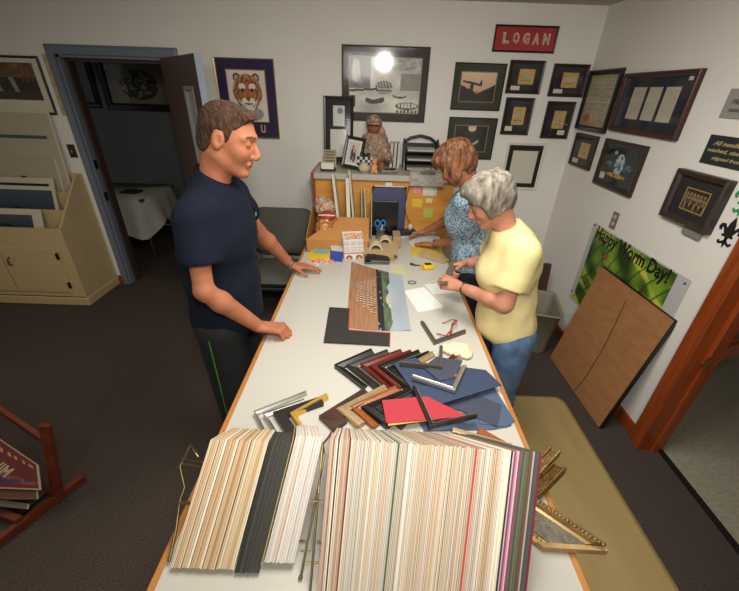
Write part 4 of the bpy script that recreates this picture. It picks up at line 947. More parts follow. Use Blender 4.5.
# pen cup with scissors
c = tp(380, 238); c = V(c.x, 2.80, T)
t = thing('pen_cup', c, 'clear cup of pens in front of the black case', 'pen cup')
g = G(); g.lathe(c, [(.030, 0), (.032, .003), (.036, .09), (.0375, .09), (.035, .088), (.031, .006)], 20); obj('cup', g, mat('frosted_cup', '8f8a80', .2, spec=.7), t)
t = thing('scissors', c+V(-.005, 0, .09), 'blue-handled scissors standing in the pen cup', 'scissors')
bh = mat('blue_plastic', '2377b4', .35)
g = G(); 
for s_ in (-1, 1):
    cc = c+V(s_*.022-.004, 0, .135); g.tube([cc+V(.018*math.cos(a*PI/8), 0, .026*math.sin(a*PI/8)) for a in range(16)], .0065, 8, closed=True); g.tube([cc+V(-s_*.008, 0, -.024), c+V(-s_*.003, 0, .075)], [.006, .005], 8)
obj('handles', g, bh, t)
g = G(); g.obox(c+V(.0, 0, .05), V(.014, 0, 0), V(0, .003, 0), V(0, 0, .085)); obj('blades', g, mat('steel_clip', '9a9890', .3, .9), t)
for i, (dx_, dz_, c_) in enumerate(((.02, .125, 'c8322a'), (.012, .12, 'd6d2c6'), (-.018, .10, '2d3a8c'), (.026, .11, '333333'))):
    g = G(); g.tube([c+V(dx_*.4, .004*i-.006, .01), c+V(dx_, .006*i-.008, dz_)], .0042, 8); g.ball(c+V(dx_, .006*i-.008, dz_), .007 if i == 0 else .0045, 8)
    solo('pen', g, mat('pen_'+c_, c_, .4), ['red pen standing in the pen cup', 'white pen standing in the pen cup', 'blue pen standing in the pen cup', 'black pen standing in the pen cup'][i], 'pen')
# kraft box with two half-round rolls
c = tp(372, 252)
t = thing('tape_box', V(.03, 2.52, T), 'flat kraft box carrying two half-round cardboard saddles', 'box')
q = [tp(369, 262), tp(402, 262), tp(404, 240), tp(376, 240)]
tanb = mat('tan_cardboard', '9c835c', .8)
g = G(); xa, xb, ya, yb = -.045, .165, 2.36, 2.68; g.box((xa, ya, T), (xb, yb, T+.045), b=.003); obj('box_body', g, tanb, t)
g = G(); g.box((xa-.012, ya+.02, T+.045), (xb+.03, yb, T+.05)); obj('lid_flap', g, mat('tan_cardboard_light', 'ab926a', .8), t)
ivory = mat('ivory_card', 'c3b594', .6)
for cx_, cy_, r_ in ((.035, 2.47, .048), (.105, 2.60, .046)):
    g = G(); pr_ = []
    for i in range(13): a = PI*i/12; pr_.append((math.cos(a), math.sin(a)))
    vs = [V(cx_+r_*a, y_, T+.05+r_*b) for y_ in (cy_-.02, cy_+.05) for a, b in pr_]+[V(cx_+(r_-.012)*a, y_, T+.05+(r_-.012)*b) for y_ in (cy_-.02, cy_+.05) for a, b in pr_]
    fs = []
    for i in range(12): fs += [[i, i+1, 13+i+1, 13+i], [26+i+1, 26+i, 39+i, 39+i+1], [i+1, i, 26+i, 26+i+1], [13+i, 13+i+1, 39+i+1, 39+i]]
    fs += [[0, 13, 39, 26], [12, 38, 51, 25]]
    g.add(vs, fs); obj('saddle', g, ivory, t)
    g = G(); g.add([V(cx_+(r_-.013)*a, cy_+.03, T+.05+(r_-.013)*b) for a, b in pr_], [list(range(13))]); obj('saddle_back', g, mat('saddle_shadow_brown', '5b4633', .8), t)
g = G(); g.box((.165, 2.62, T), (.225, 2.78, T+.09), b=.004); solo('small_tan_box', g, tanb, 'small upright tan box beside the box with half-round saddles', 'box')
# stapler
cs = tp(363, 257); ce = tp(390, 257); ce.y = cs.y = 2.33
ax_ = V(1, .05, 0).normalized(); sc_ = V(-.145+.16, 2.30, T); sc_ = V((tp(377, 256).x), 2.33, T)
t = thing('stapler', sc_, 'black stapler lying in front of the flat kraft box', 'stapler')
sd_ = V(-ax_.y, ax_.x, 0)
g = G(); g.obox(sc_+V(0, 0, .007), ax_*.175, sd_*.04, UZ*.013, 0, .004); obj('base', g, bk, t)
g = G(); up2 = V(0, 0, 1); a_ = sc_-ax_*.082+UZ*.055; b_ = sc_+ax_*.08+UZ*.038
g.prism([sc_-ax_*.085+UZ*.02, sc_-ax_*.085+UZ*.05, sc_-ax_*.07+UZ*.066, sc_-ax_*.02+UZ*.064, sc_+ax_*.075+UZ*.048, sc_+ax_*.088+UZ*.034, sc_+ax_*.085+UZ*.026, sc_-ax_*.05+UZ*.03], .034, n=sd_); g.v = [tuple(Vector(p)-sd_*.017) for p in g.v]; obj('arm', g, bk, t)
g = G(); g.obox(sc_+ax_*.02+UZ*.022, ax_*.13, sd_*.02, (UZ*.008)); obj('magazine', g, mat('steel_clip', '9a9890', .3, .9), t)
# standing calendar card
cl, cr = tp(344.5, 260), tp(364, 259)
t = thing('calendar_card', (cl+cr)/2, 'standing card printed with small tables and red heading beside the stapler', 'card')
ux_ = (cr-cl).normalized(); w_ = (cr-cl).length; nn_ = V(ux_.y, -ux_.x, 0); lean = .38; uy_ = UZ*math.cos(lean)-nn_*math.sin(lean)
hgt = .185
def f_cal(u, v):
    c = H('c2b9ad')
    if v > .76: c = mix(H('c9a8a0'), H('8a9a6a'), 1) if nz(u, v, 2, 24) > .55 else H('b9564c') if nz(u, v, 6, 20) > .45 else H('c9b9ae')
    elif v > .27:
        cxx = (u*3) % 1; cyy = ((v-.27)/.245) % 1
        if .12 < cxx < .88 and .1 < cyy < .85 and int(cyy*9) % 2 == 0: c = H('8f8c98')
    elif v > .22: c = H('b0523f')
    else:
        for cu in (.25, .75):
            if disk(u, v, cu, .06, .16, .11) < 1: c = H('5a3524')
            if disk(u, v, cu, .02, .10, .08) < 1: c = H('b98a58')
    return c
g = G(); g.obox(cl+ux_*w_/2+uy_*hgt/2, ux_*w_, uy_*hgt, nn_*.002); g.obox(cl+ux_*w_/2+uy_*hgt-nn_*.03-UZ*hgt*.47, ux_*w_, V(0, 0, hgt*.9)-nn_*.04, nn_*.002); obj('card_stock', g, card, t)
g2n = (nn_*math.cos(lean)+UZ*math.sin(lean))
art('printed_face', cl+g2n*.0025, ux_, uy_, w_, hgt, f_cal, 36, 60, t)
# small packets at the left
def slab(name, label, cat, pts, h, m_, z=T, group=None, extra=None):
    g = G(); g.prism([tp(a, b, z) for a, b in pts], h); return solo(name, g, m_, label, cat, group)
slab('yellow_pad', 'yellow pad lying in front of the cardboard box', 'note pad', [(307, 260), (311, 253), (330, 253), (330, 261)], .018, mat('pad_yellow', 'd9b018', .6))
slab('blue_green_card', 'pale blue-green card lying on the yellow pad', 'card', [(313, 253.5), (314.5, 248.5), (329.5, 249), (328.5, 254)], .002, mat('card_teal', '6fa8a4', .6), T+.019)
slab('candy_packet', 'striped red and white packet lying in front of the yellow pad', 'packet', [(306, 262.5), (308, 259), (334, 260.5), (334, 264)], .012, mat('packet_stripe', 'b8452c', .4, col2='cfc6b4', vscale=60))
t_ = thing('blue_box', tp(337, 258), 'small blue and white box in front of the cardboard box, left of the standing card', 'box')
g = G(); g.prism([tp(330, 261), tp(331, 253), tp(343, 254), tp(342.5, 262)], .022); obj('blue_half', g, mat('box_blue', '23419c', .5), t_)
g = G(); g.prism([tp(331, 250.5, T+.023), tp(331.5, 245, T+.023), tp(343.5, 246, T+.023), tp(343, 252, T+.023)], .03); obj('white_half', g, card, t_)
t_ = thing('spotted_cutout', tp(315.5, 263.5), 'tiny white cut-out with dark dots by the man’s far fingers', 'paper cut-out')
g = G(); g.prism([tp(312, 261.5), tp(319, 262), tp(318.5, 266), (tp(315, 265.5))], .0015); obj('paper', g, mat('cutout_white', 'd2cec2', .7), t_)
g = G()
for a, b in ((313.3, 262.3), (317.8, 262.9), (315.6, 264.3)): g.lathe(tp(a, b, T+.0015), [(.006, 0), (.006, .0008)], 10)
obj('dots', g, bk, t_)
# papers by the writing woman
ptan = mat('manila', 'b39b68', .7); pyel = mat('yellow_envelope', 'c9ae42', .7); pwh = mat('white_paper', 'c9c8c2', .7)
slab('yellow_envelope', 'yellow envelope on the counter below the writing woman’s hands', 'envelope', [(410, 249), (410, 244), (438, 247), (443, 256), (412, 256)], .003, pyel)
slab('manila_envelope', 'tan manila envelope lying over the yellow envelope', 'envelope', [(416, 255), (424, 249), (450, 260), (443, 263.5), (432, 260)], .003, ptan, T+.0035)
slab('writing_paper', 'white sheet under the writing woman’s hands', 'paper', [(408, 243), (420, 234.5), (441, 236), (437, 244.5), (412, 246)], .002, pwh, T+.004)
slab('loose_sheet', 'white sheet lying askew left of the writing hand', 'paper', [(393, 236), (402, 229), (412, 226), (417, 231), (404, 239)], .003, pwh, T+.0015)
slab('cream_swatch', 'small cream square beside the beach photograph', 'swatch', [(388.5, 265.5), (402, 265), (407, 274.5), (390.5, 275.5)], .003, mat('cream_swatch', 'bfb48e', .8))
slab('large_white_sheet', 'white printed sheet on the counter below the woman in yellow’s hands', 'paper', [(404, 291), (424, 287), (444, 307.5), (418, 312)], .001, mat('sheet_printed', 'd6d6d0', .7, var=.03, vscale=30))
slab('second_white_sheet', 'white sheet partly under the woman in yellow’s hands', 'paper', [(424, 284.5), (450, 283), (456, 292.5), (433, 294.5)], .001, mat('sheet_blank', 'cfcdc6', .7))
# charger and cords
t_ = thing('desk_gadget', tp(412, 224), 'dark gadget with a white plug at the foot of the orange panel', 'gadget')
g = G(); b_ = V(.30, 2.93, T); g.obox(b_+V(0, 0, .025), V(.14, .03, 0), V(-.02, .07, 0), V(0, 0, .05), 0, .012); obj('housing', g, mat('dark_gadget', '25262e', .4), t_)
g = G(); g.ball(b_+V(.02, -.01, .075), (.022, .02, .028), 12); obj('plug', g, mat('plug_white', 'b8b4aa', .5), t_)
g = G(); g.tube([b_+V(.02, .02, .09), b_+V(-.01, .08, .14), V(.27, KY-.02, 1.10), V(.30, KY-.015, 1.28)], .003, 6); g.tube([b_+V(.07, 0, .02), b_+V(.14, -.02, .006), b_+V(.2, .03, .006), b_+V(.28, 0, .006)], .003, 6); obj('cord', g, bk, t_)
# pen held by the writing woman comes with the people
# tape measure
c = tp(427.5, 268.5)
t = thing('tape_measure', c, 'yellow tape measure on the counter', 'tape measure')
ym = mat('tape_yellow', 'e0b80c', .35)
g = G(); loft(g, [[c+V(p.x*math.cos(.25)-p.y*math.sin(.25), p.x*math.sin(.25)+p.y*math.cos(.25), z_) for p in rrect(0, 0, .036-i_, .030-i_, .012, 0)] for z_, i_ in ((.001, .002), (.003, 0), (.030, 0), (.034, .003))], caps=(1, 1)); obj('case', g, ym, t)
g = G(); g.obox(c+V(.0, .0, .0345), V(.045, .012, 0), V(-.009, .034, 0), V(0, 0, .002), 0, .0008); obj('label', g, mat('tape_black', '1a1a1a', .4), t)
g = G(); g.obox(c+V(-.045, -.012, .006), V(.03, .006, 0), V(-.003, .018, 0), V(0, 0, .003)); obj('blade_tip', g, ym, t)
t = thing('black_knob_tool', tp(415, 265), 'small black tool beside the tape measure', 'tool')
g = G(); g.tube([tp(410.5, 263.8, T+.007), tp(415, 265, T+.007), tp(420.5, 265.5, T+.006)], [.011, .006, .004], 10); obj('handle', g, bk, t)
# ring
c = tp(412, 282.8); t = thing('key_ring', c, 'small dark ring lying on the counter near the beach photograph', 'ring')
g = G(); g.tube([c+V(.024*math.cos(a*PI/10), .020*math.sin(a*PI/10), .003) for a in range(20)], .003, 8, closed=True); obj('ring_wire', g, mat('ring_steel', '4b4b45', .3, .8), t)
# panorama photo
t = thing('beach_photograph', tp(380, 296), 'long curling group photograph with a brown left half and pale blue right edge', 'photograph')
C4 = [tp(351.5, 262.5), tp(346, 328), tp(411, 331), tp(402, 276)]        # top-left, lower-left, lower-right, top-right
P4 = [(351.5, 262.5), (385, 271), (402, 275.5)], [(345.8, 329), (388, 332.5), (411, 330.5)]
def f_beach(u, v):
    if u < .50:
        c = mix(H('7c5438'), H('a57b58'), nz(u*8, v*1.2, 3, 5))
        if .14 < u < .50 and .15 < v < .82:
            col_ = (u-.14)/.06; 
            if (col_ % 1) < .55 and nz(u, v, 8, 26) > .36 and abs(v-.5) < .12+.5*(u-.1): c = H('5a3c30') if int(v*60) % 2 else H('d6c4b0')
    elif u < .60: c = H('1d1d22') if nz(u, v, 4, 16) > .35 else H('8f8f94')
    elif u < .74 and nz(u*.5, v, 15, 5) > .3+(u-.6)*1.6: c = mix(H('2c3828'), H('6c7a5c'), nz(u, v, 5, 12))
    else: c = mix(H('8b949c'), H('a3aaaf'), nz(u, v, 2, 3))
    if disk(u, v, .70, .45, .035, .04) < 1 or disk(u, v, .72, .36, .03, .03) < 1: c = H('b9a878')
    return c
NX, NY = 90, 90
vs = []
for j in range(NY+1):
    for i in range(NX+1):
        u, v = i/NX, j/NY; u2 = u; 
        top = C4[0]*(1-u)+C4[3]*u+V(0, -.015*math.sin(PI*u), 0); bot = C4[1]*(1-u)+C4[2]*u+V(0, -.012*math.sin(PI*u), 0)
        vs.append(bot*(1-v)+top*v+V(0, 0, .002+.012*max(0, u-.8)**2*25*.5+.010*max(0, v-.85)**2*20))
g = G(); g.add(vs, [[j*(NX+1)+i, j*(NX+1)+i+1, (j+1)*(NX+1)+i+1, (j+1)*(NX+1)+i] for j in range(NY) for i in range(NX)], 0, True)
o = obj('print', g, attr_mat(), t); ca = o.data.color_attributes.new('Col', 'FLOAT_COLOR', 'CORNER'); buf = []
for j in range(NY):
    for i in range(NX): buf += [*lin(f_beach((i+.5)/NX, (j+.5)/NY)), 1]*4
ca.data.foreach_set('color', buf)
# black L mat with red bevel
t = thing('black_corner_mat', tp(345, 335), 'black L-shaped piece of mat board with a thin red inner edge beside the beach photograph', 'mat corner')
pts = [(329.3, 307.6), (349.8, 308.8), (348.9, 330), (390.3, 333), (389.8, 346), (323.6, 342.6)]
g = G(); g.prism([tp(a, b, T+.006) for a, b in pts], .004); obj('mat_board', g, mat('black_suede_mat', '27231f', .85, var=.1, vscale=80), t)
rb = mat('red_core', 'c03a3a', .7); g = G(); a_, b_, c__ = tp(349.8, 308.8, T+.0102), tp(348.9, 330, T+.0102), tp(390.3, 333, T+.0102)
g.bar(a_, b_, .004, .001); g.bar(b_, c__, .004, .001); g.bar(c__, tp(389.8, 346, T+.0102), .003, .001); obj('bevel', g, rb, t)
# glasses
c = tp(453, 329); t = thing('reading_glasses', tp(453, 331), 'red-framed reading glasses on the counter beside the grey moulding corner', 'glasses')
redg = mat('red_glasses', '8c2f1e', .3); 
A_, B_ = tp(454.5, 322.5, T+.022), tp(449, 334, T+.022); dgl = (B_-A_).normalized(); sgl = V(-dgl.y, dgl.x, 0)
g = G()
for c_ in (A_+dgl*.004, B_-dgl*.0):
    g.tube([c_+dgl*.024*math.cos(a*PI/9)+(UZ*.8+sgl*.6)*.017*math.sin(a*PI/9) for a in range(18)], .0038, 6, closed=True)
g.tube([A_+dgl*.028, (A_+B_)/2+UZ*.006, B_-dgl*.024], .0028, 6); obj('rims', g, redg, t)
for c_, s_ in ((A_-dgl*.02, -1), (B_+dgl*.024, 1)):
    g = G(); g.tube([c_+UZ*.004, c_+sgl*(-.02)+UZ*.0, c_-sgl*.045-s_*dgl*.02-UZ*.012, c_-sgl*.06-s_*dgl*.025-UZ*.019], .003, 6); obj('temple', g, redg, t)
g = G()
for c_ in (A_+dgl*.004, B_): vs = [c_+dgl*.023*math.cos(a*PI/9)+(UZ*.8+sgl*.6)*.016*math.sin(a*PI/9) for a in range(18)]; g.add(vs, [list(range(18))])
obj('lenses', g, glass_mat(), t)
# cream cloth bag
t = thing('cream_cloth', tp(458, 350), 'crumpled cream cotton cloth on the counter next to the blue mats', 'cloth')
c = tp(458, 352); S = SDF((c.x-.12, c.y-.1, T-.01), (c.x+.12, c.y+.1, T+.05), .0035)
S.ell((c.x-.012, c.y, T+.012), (.06, .045, .020), k=.02).ell((c.x+.030, c.y-.01, T+.012), (.03, .055, .018), k=.02).ell((c.x-.045, c.y+.015, T+.01), (.035, .03, .012), k=.02).plane((0, 0, T+.001), (0, 0, -1))
sdf_obj('cloth', S, mat('cream_cotton', 'cfc4a2', .9), t, disp=lambda P: vn(P, 45)*.007)
# ------------------------------------------------------------------ flat mat boards
navy = mat('navy_board', '283650', .75, var=.05, vscale=60); slate = mat('slate_board', '343a48', .75, var=.05, vscale=60); steelb = mat('steel_blue_board', '40526a', .75); redb = mat('crimson_board', 'a42834', .75); yelb = mat('yellow_board', 'c09a4c', .75)
R3 = lambda a, b: (320+a*.2706, 340+b*.2706)
def board(name, label, pts, z, m_): 
    g = G(); g.prism([pz(*R3(a, b), z) for a, b in pts], .0022); return solo(name, g, m_, label, 'mat board')
board('mat_board_sheet', 'lighter steel-blue mat board, lowest of the blue boards, nearest the mat rack', [(352, 285), (640, 262), (708, 318), (640, 332), (385, 338)], T+.002, steelb)
board('mat_board_sheet', 'steel-blue mat board with a clipped corner at the right of the blue boards', [(560, 190), (640, 170), (720, 300), (690, 322), (590, 310)], T+.0045, steelb)
board('mat_board_sheet', 'dark slate mat board with a white edge over the steel-blue board', [(430, 240), (580, 203), (672, 240), (655, 322), (520, 262)], T+.007, slate)
board('mat_board_sheet', 'navy mat board lying under the black moulding corner, upper left of the blue boards', [(272, 88), (352, 66), (470, 150), (400, 205), (345, 192)], T+.028, navy)
board('mat_board_sheet', 'large navy mat board with a small red dot at the top of the pile', [(345, 195), (520, 100), (612, 112), (672, 168), (430, 243)], T+.032, navy)
board('mat_board_sheet', 'small slate mat board at the far edge of the blue boards', [(382, 100), (430, 62), (527, 78), (500, 140), (440, 152)], T+.036, slate)
g = G(); g.lathe(pz(*R3(503, 131), T+.0375), [(.008, 0), (.008, .001)], 14); solo('red_dot_sticker', g, mat('sticker_red', 'a8324a', .6), 'round red dot sticker on the navy mat board', 'sticker')
board('mat_board_sheet', 'yellow-edged board showing under the crimson mat board', [(250, 240), (430, 225), (470, 290), (252, 318)], T+.029, yelb)
board('mat_board_sheet', 'crimson mat board lying among the moulding corners', [(229, 224), (395, 210), (548, 284), (245, 308)], T+.033, redb)
# ------------------------------------------------------------------ moulding corner samples
def corner(label, A, Cc, B, w, h, m_, z=T, rf=R3, style=0, lip=None, name='moulding_corner', group=None, cutend=0):
    A_, C_, B_ = [pz(*rf(*q), z) if rf else Vector(q) for q in (A, Cc, B)]
    c0 = C_; t = thing(name, C_, label, 'frame moulding corner', group)
    if rf is R3 and z == T: w *= 1.32
    n = UZ; path = [A_, C_, B_]
    inside = ((A_-C_).normalized()+(B_-C_).normalized())
    d = (C_-A_).normalized(); left = n.cross(d); s_ = 1 if left.dot(inside) > 0 else -1
    if style == 0: pr = [(0, 0), (0, h), (w*.15, h*1.0), (w*.3, h*.8), (w*.8, h*.55), (w, h*.45), (w, 0)]
    elif style == 1: pr = [(0, 0), (0, h*.8), (w*.12, h), (w*.45, h*1.02), (w*.6, h*.8), (w*.75, h*.85), (w, h*.6), (w, 0)]
    elif style == 2: pr = [(0, 0), (0, h*.5), (w*.1, h*.8), (w*.3, h), (w*.5, h*.9), (w*.6, h*.6), (w*.85, h*.5), (w*.9, h*.6), (w, h*.5), (w, 0)]
    else: pr = [(0, 0), (0, h), (w, h), (w, 0)]
    pr = [(a*s_, b) for a, b in pr]
    if s_ < 0: pr = pr[::-1]
    g = G(); g.sweep(path, pr, n, cuts=0); obj('moulding', g, m_, t)
    if lip:
        g = G(); pl = [(w*.86*s_, h*.5), (w*.86*s_, h*.5+.004), ((w+.001)*s_, h*.45+.004), ((w+.001)*s_, h*.4)]
        g.sweep(path, pl if s_ > 0 else pl[::-1], n); obj('lip', g, lip, t)
    return t
bm = mat('black_lacquer', '15110f', .3); bm2 = mat('satin_black', '211c19', .4); redbr = mat('oxblood_moulding', '5a1f16', .3, var=.15, vscale=30); brn = wood('dark_walnut', '2f1a12', '42261a', 'x', 1, .35); champ = mat('champagne_moulding', 'a8926e', .35, .5, var=.1, vscale=40)
cop = mat('copper_brown_moulding', '8a4a22', .35, var=.15, vscale=30); silv = mat('silver_leaf', 'b4b2a8', .3, .85); pew = mat('pewter_moulding', '6c675e', .35, .7); gld = mat('gold_leaf', 'd9b354', .3, .6)
corner('black moulding corner, farthest left of the upper row of corners', (188, 44), (53, 104), (158, 186), .020, .022, bm)
corner('black moulding corner with a pale inner line, second from the left in the upper row', (246, 46), (98, 103), (205, 190), .026, .020, bm2, z=T+.0, lip=silv)
corner('oxblood moulding corner, third from the left in the upper row', (296, 46), (148, 101), (248, 192), .021, .022, redbr, lip=bm)
corner('dark red-brown moulding corner, fourth from the left in the upper row', (330, 48), (182, 106), (286, 192), .020, .023, redbr, style=1)
corner('black and silver moulding corner, fifth from the left in the upper row', (362, 48), (212, 108), (318, 192), .018, .022, bm, lip=silv)
corner('black moulding corner partly under the navy board in the upper row', (396, 50), (246, 110), (348, 196), .022, .020, bm, style=1)
corner('champagne moulding corner poking out above the small slate board', (412, 54), (300, 118), (370, 190), .016, .022, champ)
corner('oxblood moulding corner between the slate board and the cream cloth', (508, 46), (420, 130), (480, 190), .016, .022, redbr)
corner('silver moulding corner nearest the cream cloth', (534, 46), (450, 130), (510, 190), .014, .020, silv)
corner('wide dark walnut moulding corner, farthest left of the lower row', (160, 190), (-4, 292), (52, 345), .046, .018, brn, style=3)
corner('champagne moulding corner in the lower row', (232, 178), (60, 266), (140, 335), .030, .024, champ, z=T, style=1)
corner('copper-brown moulding corner in the lower row', (282, 180), (110, 258), (196, 335), .024, .022, cop, lip=bm)
corner('black moulding corner left of the crimson board', (342, 182), (150, 258), (248, 335), .028, .024, bm, style=1)
corner('black moulding corner under the edge of the crimson board', (352, 192), (206, 266), (300, 335), .026, .022, bm2, lip=gld)
corner('slim black moulding corner lying on the navy board, one arm pointing up', (452, 34), (450, 112), (294, 96), .014, .020, pew, z=T+.034, style=3)
corner('bright silver moulding corner lying on the navy board', (540, 106), (498, 198), (338, 146), .020, .018, silv, z=T+.0385, style=1)
corner('dark moulding corner with silver lip lying over the crimson board', (342, 180), (408, 330), (580, 290), .014, .020, bm2, z=T+.036, lip=silv)
R6 = lambda a, b: (290+a*.3723, 220+b*.3723)
corner('grey moulding corner lying alone by the red glasses', (350, 280), (386, 337), (472, 306), .020, .022, pew, rf=R6, style=1)
R7 = lambda a, b: (150+a*.357, 380+b*.357)
corner('outer silver moulding corner left of the dark mats', (437, 40), (292, 98), (330, 175), .010, .020, silv, rf=R7)
corner('inner silver moulding corner left of the dark mats', (432, 62), (318, 104), (360, 175), .012, .020, silv, rf=R7)
corner('wide black moulding corner between the silver and gold corners', (478, 56), (345, 100), (392, 175), .036, .020, bm2, rf=R7, style=3)
corner('bright gold moulding corner left of the lower row', (493, 48), (392, 104), (440, 175), .018, .024, gld, rf=R7, style=1)
# pale moulding stick lying behind the large board rack
g = G(); g.bar(pz(452, 430, T+.03), pz(512, 447, T+.03), .02, .015, bev=.003); solo('moulding_stick', g, champ, 'pale moulding stick lying behind the large rack of mat boards', 'moulding stick')
g = G(); g.bar(pz(478, 431, T+.01), pz(520, 455, T+.01), .03, .018, bev=.003); solo('moulding_stick', g, cop, 'brown moulding stick lying between the blue boards and the large rack', 'moulding stick')
# ornate big corners at the right
def ornate(label, A, Cc, B, w, h, z, m1, m2):
    A_, C_, B_ = [pz(a, b, z) for a, b in (A, Cc, B)]
    t = thing('ornate_moulding_corner', C_, label, 'frame moulding corner')
    inside = ((A_-C_).normalized()+(B_-C_).normalized()); d = (C_-A_).normalized(); s_ = 1 if UZ.cross(d).dot(inside) > 0 else -1
    def sw(nm, pr, m_):
        pr = [(a*s_, b) for a, b in pr]; pr = pr if s_ > 0 else pr[::-1]
        g = G(); g.sweep([A_, C_, B_], pr, UZ); return obj(nm, g, m_, t)
    sw('outer_rim', [(0, 0), (0, h*.8), (w*.06, h), (w*.16, h), (w*.2, h*.8), (w*.2, 0)], m1)
    sw('panel', [(w*.2, 0), (w*.2, h*.72), (w*.8, h*.42), (w*.8, 0)], m2)
    sw('inner_rim', [(w*.8, 0), (w*.8, h*.5), (w*.86, h*.6), (w*.94, h*.55), (w, h*.4), (w, 0)], m1)
    def orn(P0, P1, nm):           # beads along both rims and curled relief on the panel
        d = (P1-P0); L = d.length; d.normalize(); l = UZ.cross(d)*(1 if UZ.cross(d).dot(inside) > 0 else -1); gb = G(); gr = G(); k = int(L/.011)
        for i in range(k):
            p = P0+d*(i+.5)*L/k
            if (p-C_).length > w*.15: gb.ball(p+l*w*.11+UZ*h*.98, (.0048, .0048, .004), 8)
            if (p-C_).length > w*1.1: gb.ball(p+l*w*.90+UZ*h*.55, (.004, .004, .003), 6)
        k = max(2, int(L/(w*.42)))
        for i in range(k):
            p = P0+d*(i+.5)*L/k+l*w*.5+UZ*h*.60
            if (p-C_).length < w*.75: continue
            sg = 1 if i % 2 else -1
            gr.tube([p+d*(w*.17*(1-q/14))*math.cos(q*.62)*sg+l*(w*.20*(1-q/14))*math.sin(q*.62)-UZ*h*.10*math.sin(q*.62) for q in range(13)], [w*.035*(1-q/18) for q in range(13)], 6)
        obj('beading', gb, m1, t)['kind'] = 'stuff'; obj('relief', gr, m2, t)['kind'] = 'stuff'
    orn(C_, A_, 'a'); orn(C_, B_, 'b')
    return t
antg = mat('antique_gold', '8f7448', .35, .7, var=.3, vscale=50); antg2 = mat('antique_gold_dark', '6b5028', .4, .6, var=.4, vscale=60); zinc = mat('antique_grey', '5e5a4c', .5, .3, var=.3, vscale=60)
ornate('narrow antique gold corner, farthest of the three ornate corners', (559, 457), (520, 500), (500, 470), .038, .028, T+.002, antg, antg)
ornate('dark gold carved corner in the middle of the three ornate corners', (564, 475), (528, 512), (500, 490), .042, .034, T+.002, antg2, antg2)
# wide moulding with a mitred end
Q1 = pz(603, 550, T+.002); Q0 = pz(534, 503.5, T+.002); dq = (Q1-Q0).normalized(); Q0 = Q1-dq*.30; rq = -UZ.cross(dq); wq, hq = .115, .036; cq = -1.2
t_ = thing('ornate_moulding_corner', Q1, 'wide ornate corner with gold beading and a grey carved panel jutting past the counter edge', 'frame moulding corner')
def sw2(nm, pr, m_):
    g = G(); g.sweep([Q0, Q1], [(-a_, b_) for a_, b_ in pr][::-1], UZ, cuts=cq); return obj(nm, g, m_, t_)
sw2('outer_rim', [(0, 0), (0, hq*.8), (wq*.06, hq), (wq*.18, hq), (wq*.22, hq*.8), (wq*.22, 0)], antg)
sw2('rim_step', [(wq*.22, 0), (wq*.22, hq*.72), (wq*.30, hq*.66), (wq*.30, 0)], mat('pale_gold_leaf', 'b09a6c', .3, .8))
sw2('panel', [(wq*.3, 0), (wq*.3, hq*.58), (wq*.8, hq*.42), (wq*.8, 0)], zinc)
sw2('inner_rim', [(wq*.8, 0), (wq*.8, hq*.5), (wq*.86, hq*.6), (wq*.94, hq*.55), (wq, hq*.4), (wq, 0)], antg)
gb, gr = G(), G()
for i in range(30):
    p = Q1-dq*(.008+i*.0098); gb.ball(p+rq*wq*.12+UZ*hq, (.0046, .0046, .004), 8); q_ = p+rq*wq*.9-dq*wq*1.08+UZ*hq*.58
    if i < 16: gb.ball(q_, (.004, .004, .003), 6)
obj('beading', gb, antg, t_)['kind'] = 'stuff'
for i in range(8):
    for j, a_ in enumerate((.42, .66)):
        p = Q1-dq*(wq*1.2*a_+.018+i*.030)+rq*wq*a_+UZ*(hq*(.64-.32*a_)); sg = 1 if (i+j) % 2 else -1
        gr.tube([p+dq*(.0135*(1-q/14))*math.cos(q*.7+j)*sg+rq*(.0125*(1-q/14))*math.sin(q*.7+j) for q in range(12)], [.0026*(1-q/20) for q in range(12)], 6)
obj('carved_scrolls', gr, mat('scroll_grey', '77725f', .45, .4), t_)['kind'] = 'stuff'
g = G(); e0, e1 = Q1+dq*.001, Q1+rq*wq+dq*(cq*wq+.001); g.prism([e0+UZ*.001, e1+UZ*.001, e1+V(.012, -.012, .001), e0+V(.0, -.012, .001)], hq*.55); obj('sawn_end', g, mat('raw_pine', '94794e', .8, col2='a88d60', vscale=30), t_)
# ------------------------------------------------------------------ racks of mat board corner samples
PKZ = T+.222
def lam_mesh(th_, face, core, leg=.30, lw=.075, nm='mat_sample'):
    s2 = math.sqrt(.5); d1 = V(0, -s2, -s2); d2 = V(0, s2, -s2)
    o = V(0, 0, 0); pts = [o, d1*leg, d1*leg+d2*lw, d1*lw+d2*lw, d2*leg+d1*lw, d2*leg]
    # ends are cut level with the table
    vs = [p+V(x*th_/2, 0, 0) for x in (-1, .35, 1) for p in pts]
    me = bpy.data.meshes.new(nm); k = 6
    fs = [[0, 3, 2, 1], [0, 5, 4, 3], [12, 13, 14, 15], [12, 15, 16, 17]]+[[i, (i+1) % k, k+(i+1) % k, k+i] for i in range(k)]+[[k+i, k+(i+1) % k, 2*k+(i+1) % k, 2*k+i] for i in range(k)]
    me.from_pydata([tuple(v) for v in vs], [], fs); me.materials.append(face); me.materials.append(core)
    me.polygons.foreach_set('material_index', [0, 0, 0, 0]+[1]*k+[0]*k); me.update(); return me
def mm(c): return mat('sample_'+c, c, .8)
cache = {}
